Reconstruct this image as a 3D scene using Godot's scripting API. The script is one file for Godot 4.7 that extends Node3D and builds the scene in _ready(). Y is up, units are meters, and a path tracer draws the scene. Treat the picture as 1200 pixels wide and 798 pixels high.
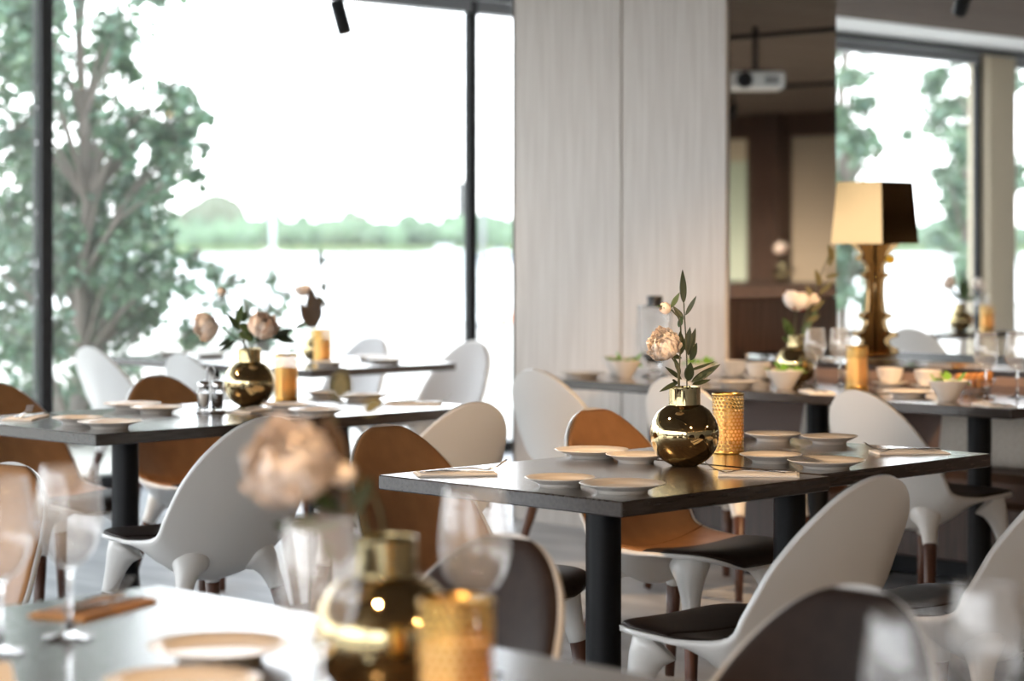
extends Node3D
# A restaurant by the water. World axes follow the room: x runs along the window wall, -z towards it. P(x, y, b) puts a point b metres towards the window.

const RIGHT := Vector3(0.70711, 0, 0.70711)
const AWAY := Vector3(0.70711, 0, -0.70711)
const TOP := 0.745

var M := {}
var taken := {}
var rng := RandomNumberGenerator.new()

func P(x, y, b) -> Vector3:
	return Vector3(x, y, -b)

# ---------------------------------------------------------------- materials
func col(r, g, b) -> Color:
	return Color(r / 255.0, g / 255.0, b / 255.0)

func mat(key, c: Color, rough := 0.5, metal := 0.0, spec := 0.5) -> StandardMaterial3D:
	var m := StandardMaterial3D.new()
	m.resource_name = key
	m.albedo_color = c
	m.roughness = rough
	m.metallic = metal
	m.metallic_specular = spec
	M[key] = m
	return m

func noise_image(size: int, freq: float, seed_: int, oct := 4) -> Image:
	var n := FastNoiseLite.new()
	n.seed = seed_
	n.noise_type = FastNoiseLite.TYPE_SIMPLEX
	n.frequency = freq
	n.fractal_octaves = oct
	return n.get_seamless_image(size, size)

func ramp_texture(size: int, freq: float, seed_: int, a: Color, b: Color, oct := 4) -> ImageTexture:
	var src := noise_image(size, freq, seed_, oct)
	var im := Image.create(size, size, false, Image.FORMAT_RGB8)
	for y in size:
		for x in size:
			im.set_pixel(x, y, a.lerp(b, src.get_pixel(x, y).r))
	return ImageTexture.create_from_image(im)

func grained(m: StandardMaterial3D, size: int, freq: float, seed_: int, a: Color, b: Color, scale: Vector3, world := true) -> void:
	m.albedo_color = Color.WHITE
	m.albedo_texture = ramp_texture(size, freq, seed_, a, b)
	m.uv1_triplanar = true
	m.uv1_world_triplanar = world
	m.uv1_scale = scale

func relief(m: StandardMaterial3D, size: int, freq: float, seed_: int, depth: float) -> void:
	m.heightmap_enabled = true
	m.heightmap_texture = ImageTexture.create_from_image(noise_image(size, freq, seed_))
	m.heightmap_scale = depth

func make_materials() -> void:
	var m := mat("shell_white", col(226, 224, 220), 0.28)
	m.clearcoat_enabled = true
	m.clearcoat = 0.3
	m.clearcoat_roughness = 0.15
	m = mat("leather_tan", col(186, 126, 72), 0.36)
	grained(m, 256, 0.02, 3, col(162, 116, 76), col(186, 136, 92), Vector3(2, 2, 2), false)
	m = mat("leather_dark", col(52, 46, 44), 0.45, 0.0, 0.35)
	grained(m, 256, 0.03, 4, col(40, 30, 26), col(54, 42, 36), Vector3(3, 3, 3), false)
	m = mat("leather_grey", col(176, 176, 178), 0.4)
	m = mat("seam", col(120, 72, 32), 0.6)
	m = mat("wood_leg", col(84, 52, 36), 0.4)
	grained(m, 128, 0.04, 5, col(62, 38, 28), col(98, 60, 42), Vector3(20, 2, 20), false)
	m = mat("table_wood", col(70, 60, 54), 0.2)
	grained(m, 256, 0.03, 6, col(56, 49, 45), col(76, 67, 61), Vector3(0.9, 7, 7))
	m.clearcoat_enabled = true
	m.clearcoat = 0.8
	m.clearcoat_roughness = 0.18
	m = mat("table_wood_across", col(70, 60, 54), 0.2)
	grained(m, 256, 0.03, 7, col(56, 49, 45), col(76, 67, 61), Vector3(7, 7, 0.9))
	m.clearcoat_enabled = true
	m.clearcoat = 0.8
	m.clearcoat_roughness = 0.18
	mat("black_metal", col(17, 18, 21), 0.45, 0.0, 0.35)
	mat("frame_black", col(26, 27, 30), 0.45)
	mat("frame_grey", col(130, 131, 134), 0.4)
	m = mat("veneer", col(214, 204, 194), 0.5)
	grained(m, 512, 0.02, 8, col(203, 193, 184), col(222, 214, 206), Vector3(3.2, 0.12, 3.2))
	m = mat("dark_veneer", col(74, 56, 48), 0.4)
	grained(m, 256, 0.02, 9, col(56, 41, 34), col(88, 67, 57), Vector3(6.0, 0.3, 6.0))
	mat("white_paint", col(232, 231, 228), 0.7)
	mat("cream_paint", col(216, 202, 176), 0.7)
	mat("grey_paint", col(150, 150, 150), 0.7)
	mat("wall_dark", col(84, 70, 62), 0.7)
	mat("wall_beige", col(176, 160, 140), 0.7)
	m = mat("ceiling_board", col(108, 96, 88), 0.9, 0.0, 0.2)
	grained(m, 256, 0.02, 10, col(98, 86, 78), col(122, 110, 100), Vector3(6, 6, 0.4))
	m = mat("floor_stone", col(168, 170, 172), 0.35)
	grained(m, 512, 0.012, 11, col(150, 154, 160), col(200, 202, 205), Vector3(0.55, 0.55, 0.18))
	m = mat("gold", Color(0.72, 0.6, 0.34), 0.06, 1.0)
	m = mat("gold_vase", Color(0.82, 0.74, 0.56), 0.035, 1.0)
	m = mat("gold_lattice", Color(0.88, 0.72, 0.42), 0.3, 1.0)
	m = mat("gold_lamp", Color(0.54, 0.44, 0.31), 0.1, 1.0)
	mat("chrome", Color(0.82, 0.82, 0.82), 0.12, 1.0)
	mat("steel", Color(0.86, 0.85, 0.84), 0.24, 1.0)
	mat("mirror", Color(0.86, 0.86, 0.85), 0.02, 1.0)
	mat("porcelain", col(236, 230, 222), 0.18)
	m = mat("napkin", col(236, 232, 226), 0.85)
	m.rim_enabled = true
	m.rim = 0.3
	mat("board", col(196, 150, 100), 0.55)
	m = mat("glass", Color(1, 1, 1, 0.0), 0.0)
	m.refraction_enabled = true
	m.refraction_scale = 0.05
	m = mat("thin_glass", Color(1, 1, 1, 0.06), 0.0)
	m.transparency = BaseMaterial3D.TRANSPARENCY_ALPHA
	m = mat("pane_glass", Color(0.92, 0.97, 0.95, 0.06), 0.0)
	m.transparency = BaseMaterial3D.TRANSPARENCY_ALPHA
	m.metallic_specular = 0.5
	mat("salt", col(238, 236, 232), 0.9)
	mat("pepper", col(74, 60, 52), 0.9)
	m = mat("petal_cream", col(253, 238, 224), 0.7)
	m.backlight_enabled = true
	m.backlight = Color(0.5, 0.42, 0.36)
	m = mat("petal_white", col(252, 243, 234), 0.7)
	m.backlight_enabled = true
	m.backlight = Color(0.5, 0.45, 0.4)
	m = mat("petal_red", col(170, 66, 56), 0.7)
	m = mat("leaf", col(62, 84, 48), 0.45)
	m.backlight_enabled = true
	m.backlight = Color(0.2, 0.3, 0.12)
	m = mat("leaf_dark", col(52, 62, 42), 0.45)
	m = mat("leaf_olive", col(98, 92, 58), 0.5)
	m.backlight_enabled = true
	m.backlight = Color(0.25, 0.24, 0.12)
	m = mat("leaf_brown", col(86, 70, 56), 0.6)
	mat("stem", col(70, 72, 48), 0.6)
	mat("bark", col(118, 108, 100), 0.9)
	m = mat("tree_leaf", Color(1, 1, 1), 0.5)
	m.vertex_color_use_as_albedo = true
	m.backlight_enabled = true
	m.backlight = Color(0.6, 0.7, 0.5)
	mat("salad", col(120, 168, 58), 0.5)
	mat("yellow", col(240, 190, 40), 0.6)
	m = mat("bread", col(196, 134, 72), 0.8)
	grained(m, 128, 0.05, 13, col(168, 104, 50), col(220, 166, 104), Vector3(12, 12, 12), false)
	m = mat("cushion", col(224, 218, 208), 0.9)
	grained(m, 256, 0.03, 14, col(206, 197, 184), col(236, 231, 223), Vector3(4, 22, 4), false)
	m = mat("bench_back", col(132, 112, 104), 0.7)
	m = mat("bench_leather", col(92, 66, 50), 0.45)
	mat("plastic_white", col(232, 232, 230), 0.35)
	mat("plastic_black", col(22, 22, 24), 0.3)
	m = mat("wax", col(246, 226, 178), 0.6)
	m = mat("flame", Color(1, 0.8, 0.4), 0.5)
	m.emission_enabled = true
	m.emission = Color(1.0, 0.74, 0.4)
	m.emission_energy_multiplier = 6.0
	m = mat("frosted", col(248, 226, 178), 0.6)
	m.backlight_enabled = true
	m.backlight = Color(1.0, 0.9, 0.75)
	m = mat("bulb", Color(1, 0.9, 0.75), 0.5)
	m.emission_enabled = true
	m.emission = Color(1.0, 0.82, 0.58)
	m.emission_energy_multiplier = 12.0
	m = mat("water", col(150, 165, 176), 0.12)
	m.uv1_triplanar = true
	m.uv1_world_triplanar = true
	m.uv1_scale = Vector3(0.2, 0.2, 0.2)
	m = mat("pavement", col(190, 186, 178), 0.85)
	grained(m, 256, 0.02, 16, col(172, 168, 160), col(206, 202, 194), Vector3(0.3, 0.3, 0.3))
	m = mat("far_grass", col(104, 122, 66), 0.9)
	m = mat("far_tree", Color(1, 1, 1), 0.9)
	m.vertex_color_use_as_albedo = true
	mat("far_rock", col(136, 130, 122), 0.9)
	mat("far_tower", col(118, 114, 108), 0.6)
	mat("far_hill", col(92, 98, 76), 0.9)
	m = mat("blind", col(214, 222, 206), 0.9)
	m.backlight_enabled = true
	m.backlight = Color(0.5, 0.54, 0.48)
	mat("far_glass", col(50, 56, 62), 0.3)
	mat("boat_white", col(240, 240, 238), 0.4)
	mat("boat_blue", col(86, 104, 128), 0.4)
	mat("orange", col(236, 130, 60), 0.6)

# ---------------------------------------------------------------- naming
func numbered(called: String) -> String:
	if not taken.has(called):
		taken[called] = 0
		return called
	taken[called] += 1
	return "%s_%03d" % [called, taken[called]]

func tag(o: Node, label: String, category: String, group := "") -> Node:
	o.set_meta("label", label)
	o.set_meta("category", category)
	if group != "":
		o.set_meta("group", group)
	return o

func thing(called: String, label: String, category: String, at := Vector3.ZERO, turn := 0.0, group := "") -> Node3D:
	var o := Node3D.new()
	o.name = numbered(called)
	add_child(o)
	o.position = at
	o.rotation.y = turn
	tag(o, label, category, group)
	return o

func part(parent: Node, called: String, mesh: Mesh, material: Material, xf := Transform3D.IDENTITY) -> MeshInstance3D:
	var o := MeshInstance3D.new()
	o.name = called
	o.mesh = mesh
	o.material_override = material
	o.transform = xf
	o.cast_shadow = GeometryInstance3D.SHADOW_CASTING_SETTING_ON
	parent.add_child(o, true)
	return o

func single(called: String, mesh: Mesh, material: Material, at: Vector3, label: String, category: String, group := "", turn := 0.0) -> MeshInstance3D:
	var o := part(self, numbered(called), mesh, material)
	o.position = at
	o.rotation.y = turn
	tag(o, label, category, group)
	return o

func structure(called: String, mesh: Mesh, material: Material, at := Vector3.ZERO) -> MeshInstance3D:
	var o := part(self, numbered(called), mesh, material)
	o.position = at
	o.set_meta("kind", "structure")
	return o

func copy(src: Node3D, at: Vector3, turn: float, label: String, group := "") -> Node3D:
	var base: String = src.get_meta("base_name") if src.has_meta("base_name") else String(src.name)
	var o: Node3D = src.duplicate()
	o.name = numbered(base)
	add_child(o)
	o.position = at
	o.rotation = Vector3(0, turn, 0)
	o.set_meta("label", label)
	if group != "":
		o.set_meta("group", group)
	elif o.has_meta("group"):
		o.remove_meta("group")
	return o

# ---------------------------------------------------------------- mesh helpers (front faces clockwise)
func begin() -> SurfaceTool:
	var st := SurfaceTool.new()
	st.begin(Mesh.PRIMITIVE_TRIANGLES)
	st.set_smooth_group(0)
	return st

func done(st: SurfaceTool) -> ArrayMesh:
	st.generate_normals()
	st.index()
	return st.commit()

func tri(st: SurfaceTool, a: Vector3, b: Vector3, c: Vector3) -> void:
	st.add_vertex(a)
	st.add_vertex(b)
	st.add_vertex(c)

func tri_from(st: SurfaceTool, a: Vector3, b: Vector3, c: Vector3, inside: Vector3) -> void:
	if (c - a).cross(b - a).dot((a + b + c) / 3.0 - inside) < 0:
		tri(st, a, c, b)
	else:
		tri(st, a, b, c)

func quad_from(st: SurfaceTool, a: Vector3, b: Vector3, c: Vector3, d: Vector3, inside: Vector3) -> void:
	tri_from(st, a, b, c, inside)
	tri_from(st, a, c, d, inside)

func rows_to(st: SurfaceTool, rows: Array, wrap := true, flip := false) -> void:
	for i in rows.size() - 1:
		var r0: PackedVector3Array = rows[i]
		var r1: PackedVector3Array = rows[i + 1]
		var n := r0.size()
		for j in (n if wrap else n - 1):
			var k := (j + 1) % n
			for t in [[r0[j], r0[k], r1[j]], [r0[k], r1[k], r1[j]]]:
				var a: Vector3 = t[0]
				var b: Vector3 = t[1]
				var c: Vector3 = t[2]
				if (b - a).cross(c - a).length_squared() < 1e-16:
					continue
				if flip:
					tri(st, a, c, b)
				else:
					tri(st, a, b, c)

func volume(rows: Array) -> float:
	var v := 0.0
	for i in rows.size() - 1:
		var r0: PackedVector3Array = rows[i]
		var r1: PackedVector3Array = rows[i + 1]
		for j in r0.size():
			var k := (j + 1) % r0.size()
			v += r0[j].dot(r1[j].cross(r0[k])) + r0[k].dot(r1[j].cross(r1[k]))
	return v

func closed_rows(st: SurfaceTool, rows: Array) -> void:
	rows_to(st, rows, true, volume(rows) < 0.0)

func ring(r: float, y: float, seg: int) -> PackedVector3Array:
	var p := PackedVector3Array()
	for j in seg:
		var a := TAU * j / seg
		p.append(Vector3(r * cos(a), y, r * sin(a)))
	return p

# profile: [r, y] pairs running up the outside (and down the inside); corners are doubled closely to stay crisp
func lathe_to(st: SurfaceTool, profile: Array, seg := 32, xf := Transform3D.IDENTITY) -> void:
	var rows := []
	for p in profile:
		var q := ring(maxf(p[0], 0.00001), p[1], seg)
		for j in q.size():
			q[j] = xf * q[j]
		rows.append(q)
	rows_to(st, rows)

func lathe(profile: Array, seg := 32) -> ArrayMesh:
	var st := begin()
	lathe_to(st, profile, seg)
	return done(st)

func frame_of(t: Vector3) -> Basis:
	var up := Vector3.UP if absf(t.y) < 0.95 else Vector3.RIGHT
	var x := up.cross(t).normalized()
	return Basis(x, t, x.cross(t))

func tube_to(st: SurfaceTool, path: Array, radii: Array, seg := 8) -> void:
	var rows := []
	var n := path.size()
	var x := Vector3.ZERO
	for i in n:
		var t: Vector3 = (path[mini(i + 1, n - 1)] - path[maxi(i - 1, 0)]).normalized()
		if i == 0:
			x = frame_of(t).x
		x = (x - t * x.dot(t)).normalized()
		var z := x.cross(t)
		var r: float = radii[mini(i, radii.size() - 1)]
		var q := PackedVector3Array()
		for j in seg:
			var a := TAU * j / seg
			q.append(path[i] + (x * cos(a) + z * sin(a)) * r)
		if i == 0:
			var c := PackedVector3Array()
			for j in seg:
				c.append(path[i])
			rows.append(c)
		rows.append(q)
		if i == n - 1:
			var c := PackedVector3Array()
			for j in seg:
				c.append(path[i])
			rows.append(c)
	closed_rows(st, rows)

func tube(path: Array, radii: Array, seg := 8) -> ArrayMesh:
	var st := begin()
	tube_to(st, path, radii, seg)
	return done(st)

func box_to(st: SurfaceTool, c: Vector3, s: Vector3, bevel := 0.004, xf := Transform3D.IDENTITY) -> void:
	st.set_smooth_group(-1)
	var h := s / 2.0
	var e := minf(bevel, minf(h.x, minf(h.y, h.z)) * 0.9)
	var mid := xf * c
	var at := func(i: Vector3, axis: int) -> Vector3:
		var v := Vector3(h.x - e, h.y - e, h.z - e)
		v[axis] = h[axis]
		return xf * (c + v * i)
	for axis in 3:
		var u := (axis + 1) % 3
		var w := (axis + 2) % 3
		for sg in [-1, 1]:
			var k := []
			for q in [[-1, -1], [1, -1], [1, 1], [-1, 1]]:
				var i := Vector3.ZERO
				i[axis] = sg
				i[u] = q[0]
				i[w] = q[1]
				k.append(at.call(i, axis))
			quad_from(st, k[0], k[1], k[2], k[3], mid)
			for sg2 in [-1, 1]:
				var i0 := Vector3.ZERO
				i0[axis] = sg
				i0[u] = sg2
				var i1 := i0
				i0[w] = -1
				i1[w] = 1
				quad_from(st, at.call(i0, axis), at.call(i1, axis), at.call(i1, u), at.call(i0, u), mid)
	for x in [-1, 1]:
		for y in [-1, 1]:
			for z in [-1, 1]:
				var i := Vector3(x, y, z)
				tri_from(st, at.call(i, 0), at.call(i, 1), at.call(i, 2), mid)
	st.set_smooth_group(0)

func box(s: Vector3, bevel := 0.004, c := Vector3.ZERO) -> ArrayMesh:
	var st := begin()
	box_to(st, c, s, bevel)
	return done(st)

# box between two corners given as (x, y, b)
func span(x0, x1, y0, y1, b0, b1, bevel := 0.002) -> ArrayMesh:
	return box(Vector3(absf(x1 - x0), absf(y1 - y0), absf(b1 - b0)), bevel, P((x0 + x1) / 2.0, (y0 + y1) / 2.0, (b0 + b1) / 2.0))

func extrude(poly: PackedVector2Array, depth: float, xf := Transform3D.IDENTITY) -> ArrayMesh:
	var st := begin()
	st.set_smooth_group(-1)
	var idx := Geometry2D.triangulate_polygon(poly)
	var ccw := not Geometry2D.is_polygon_clockwise(poly)
	for k in range(0, idx.size(), 3):
		var a := poly[idx[k]]
		var b := poly[idx[k + 1]]
		var c := poly[idx[k + 2]]
		if (b - a).cross(c - a) > 0:
			var s := b
			b = c
			c = s
		tri(st, xf * Vector3(a.x, a.y, depth / 2), xf * Vector3(b.x, b.y, depth / 2), xf * Vector3(c.x, c.y, depth / 2))
		tri(st, xf * Vector3(a.x, a.y, -depth / 2), xf * Vector3(c.x, c.y, -depth / 2), xf * Vector3(b.x, b.y, -depth / 2))
	for i in poly.size():
		var a := poly[i]
		var b := poly[(i + 1) % poly.size()]
		if not ccw:
			var s := a
			a = b
			b = s
		var a0 := xf * Vector3(a.x, a.y, -depth / 2)
		var b0 := xf * Vector3(b.x, b.y, -depth / 2)
		var a1 := xf * Vector3(a.x, a.y, depth / 2)
		var b1 := xf * Vector3(b.x, b.y, depth / 2)
		tri(st, a0, a1, b0)
		tri(st, b0, a1, b1)
	return done(st)

func smooth(points: Array, steps: int) -> Array:
	var out := []
	var n := points.size()
	for i in n - 1:
		var p0 = points[maxi(i - 1, 0)]
		var p1 = points[i]
		var p2 = points[i + 1]
		var p3 = points[mini(i + 2, n - 1)]
		for k in steps:
			var t := float(k) / steps
			out.append(0.5 * ((2.0 * p1) + (p2 - p0) * t + (2.0 * p0 - 5.0 * p1 + 4.0 * p2 - p3) * t * t + (3.0 * p1 - p0 - 3.0 * p2 + p3) * t * t * t))
	out.append(points[n - 1])
	return out

# ---------------------------------------------------------------- dining chair: one moulded shell on four flared legs
var prof := []
var prof_s := []

func table_at(t: Array, q: float) -> float:
	for i in t.size() - 1:
		if q <= t[i + 1][0]:
			var f: float = (q - t[i][0]) / (t[i + 1][0] - t[i][0])
			return lerpf(t[i][1], t[i + 1][1], f)
	return t[t.size() - 1][1]

func chair_setup() -> void:
	prof = smooth([Vector2(0.285, 0.405), Vector2(0.268, 0.432), Vector2(0.215, 0.447), Vector2(0.1, 0.441), Vector2(-0.03, 0.426), Vector2(-0.13, 0.424), Vector2(-0.195, 0.452), Vector2(-0.238, 0.525), Vector2(-0.28, 0.63), Vector2(-0.325, 0.74), Vector2(-0.36, 0.825)], 8)
	prof_s = [0.0]
	for i in range(1, prof.size()):
		prof_s.append(prof_s[i - 1] + prof[i].distance_to(prof[i - 1]))

func half_width(q: float) -> float:
	# round ends, widest across the seat and the small of the back
	var w := table_at([[0.0, 0.235], [0.3, 0.235], [0.55, 0.237], [0.66, 0.232], [0.8, 0.222], [1.0, 0.215]], q)
	if q < 0.24:
		var a := 1.0 - q / 0.24
		w *= pow(maxf(1.0 - pow(a, 2.4), 0.0), 0.5)
	if q > 0.62:
		var a := (q - 0.62) / 0.38
		w *= pow(maxf(1.0 - pow(a, 2.5), 0.0), 0.5)
	return w

func chair_point(q: float, t: float, off: float) -> Vector3:
	var s: float = clampf(q, 0.0, 1.0) * prof_s[prof_s.size() - 1]
	var i := 0
	while i < prof_s.size() - 2 and prof_s[i + 1] < s:
		i += 1
	var f: float = (s - prof_s[i]) / (prof_s[i + 1] - prof_s[i])
	var c: Vector2 = prof[i].lerp(prof[i + 1], f)
	var t0: Vector2 = (prof[mini(i + 1, prof.size() - 1)] - prof[maxi(i - 1, 0)]).normalized()
	var t1: Vector2 = (prof[mini(i + 2, prof.size() - 1)] - prof[i]).normalized()
	var tg := t0.lerp(t1, f).normalized()
	var n := Vector2(tg.y, -tg.x)
	var lift := table_at([[0.0, 0.0], [0.1, 0.008], [0.3, 0.02], [0.45, 0.045], [0.6, 0.062], [0.75, 0.046], [0.9, 0.016], [1.0, 0.0]], q) * t * t
	return Vector3(half_width(q) * t, c.y + n.y * (lift + off), c.x + n.x * (lift + off))

func chair_sheet(q0: float, q1: float, reach: float, low: float, high: float, round_ends: bool) -> ArrayMesh:
	var st := begin()
	var rows := []
	var nq := 44
	var nt := 18
	for i in nq + 1:
		var f := float(i) / nq
		var q := lerpf(q0, q1, 0.5 - 0.5 * cos(PI * f))
		var row := PackedVector3Array()
		var e := 1.0
		if not round_ends or low >= 0.0:
			e = pow(maxf(1.0 - pow(absf(cos(PI * f)), 40.0), 0.0), 0.5)
		for j in nt + 1:
			var t := -sin(PI / 2 * (1.0 - 2.0 * j / nt))
			var up := high
			if high > 0.0:
				up = low + (high - low) * e * pow(maxf(1.0 - pow(absf(t), 8.0), 0.0), 0.5)
			row.append(chair_point(q, t * reach, up))
		for j in nt + 1:
			var t := sin(PI / 2 * (1.0 - 2.0 * j / nt))
			var belly := 0.0
			if low < 0.0:
				belly = 0.085 * exp(-pow((q - 0.43) / 0.085, 2.0)) * pow(1.0 - t * t, 0.7)
			row.append(chair_point(q, t * reach, low - belly))
		rows.append(row)
	closed_rows(st, rows)
	return done(st)

var chair_mesh := {}

func make_chair(label: String, back: Material, seat: Material) -> Node3D:
	if chair_mesh.is_empty():
		chair_setup()
		chair_mesh.shell = chair_sheet(0.0, 1.0, 1.0, -0.013, 0.0, true)
		chair_mesh.seat = chair_sheet(0.009, 0.281, 0.965, 0.0005, 0.014, false)
		chair_mesh.back = chair_sheet(0.266, 0.991, 0.965, 0.0005, 0.013, false)
		var path := []
		for j in 21:
			path.append(chair_point(0.455, lerpf(-0.93, 0.93, j / 20.0), 0.0122))
		chair_mesh.seam = tube(path, [0.0016], 5)
		for front in [0, 1]:
			for s in [-1, 1]:
				var a := Vector3(s * (0.145 if front else 0.115), 0.418 if front else 0.4, 0.15 if front else -0.135)
				var b := Vector3(s * (0.185 if front else 0.165), 0.275 if front else 0.3, 0.19 if front else -0.175)
				var c := Vector3(s * (0.215 if front else 0.225), 0.003, 0.215 if front else -0.245)
				var p := []
				for k in 9:
					var f := k / 8.0
					var v := a.lerp(b, f)
					v.x = lerpf(a.x, b.x, pow(f, 0.6))
					v.z = lerpf(a.z, b.z, pow(f, 0.6))
					p.append(v)
				chair_mesh["leg%d%d" % [front, s]] = tube(p, [0.058, 0.051, 0.043, 0.037, 0.032, 0.0285, 0.0265, 0.0252, 0.0245], 20)
				chair_mesh["foot%d%d" % [front, s]] = tube([b.lerp(c, -0.01), b.lerp(c, 0.5), c], [0.0225, 0.0185, 0.014], 14)
	var o := thing("dining_chair", label, "chair")
	o.set_meta("base_name", "dining_chair")
	part(o, "shell", chair_mesh.shell, M.shell_white)
	part(o, "seat_pad", chair_mesh.seat, seat)
	var bp := part(o, "back_pad", chair_mesh.back, back)
	part(bp, "seam", chair_mesh.seam, M.seam if back == M.leather_tan else M.leather_dark)
	for front in [0, 1]:
		for s in [-1, 1]:
			var l := part(o, "leg", chair_mesh["leg%d%d" % [front, s]], M.shell_white)
			part(l, "wooden_foot", chair_mesh["foot%d%d" % [front, s]], M.wood_leg)
	return o

# ---------------------------------------------------------------- table
func make_table(x0, x1, b0, b1, across: bool, label: String, legs := []) -> Node3D:
	var c := P((x0 + x1) / 2.0, 0, (b0 + b1) / 2.0)
	var o := thing("dining_table", label, "table", c, 0.0)
	var s := Vector3(x1 - x0, 0.036, b1 - b0)
	part(o, "tabletop", box(s, 0.003, Vector3(0, TOP - 0.018, 0)), M.table_wood_across if across else M.table_wood)
	if legs.is_empty():
		legs = [Vector3.ZERO]
	for l in legs:
		part(o, "mounting_plate", box(Vector3(0.34, 0.008, 0.34), 0.002, l + Vector3(0, TOP - 0.04, 0)), M.black_metal)
		part(o, "pedestal", lathe([[0, 0.011], [0.044, 0.011], [0.044, 0.012], [0.044, TOP - 0.045], [0.044, TOP - 0.044], [0, TOP - 0.044]], 36), M.black_metal, Transform3D(Basis.IDENTITY, l))
		part(o, "base_plate", box(Vector3(0.42, 0.012, 0.42), 0.003, l + Vector3(0, 0.006, 0)), M.black_metal)
	return o

# ---------------------------------------------------------------- tableware
var ware := {}

func scaled(profile: Array, f: float) -> Array:
	var out := []
	for p in profile:
		out.append([p[0] * f, p[1] * f])
	return out

func strip_to(st: SurfaceTool, sections: Array) -> void:
	# sections: [centre, half width, half thickness, width direction]
	var rows := []
	var n := sections.size()
	for i in n:
		var s: Array = sections[i]
		var c: Vector3 = s[0]
		var t: Vector3 = (sections[mini(i + 1, n - 1)][0] - sections[maxi(i - 1, 0)][0]).normalized()
		var w := Vector3(0, 0, 1)
		var h := w.cross(t).normalized()
		var q := PackedVector3Array()
		for j in 10:
			var a := TAU * j / 10.0
			q.append(c + w * s[1] * cos(a) + h * s[2] * sin(a))
		if i == 0 or i == n - 1:
			var e := PackedVector3Array()
			for j in 10:
				e.append(c)
			if i == 0:
				rows.append(e)
				rows.append(q)
			else:
				rows.append(q)
				rows.append(e)
		else:
			rows.append(q)
	closed_rows(st, rows)

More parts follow.
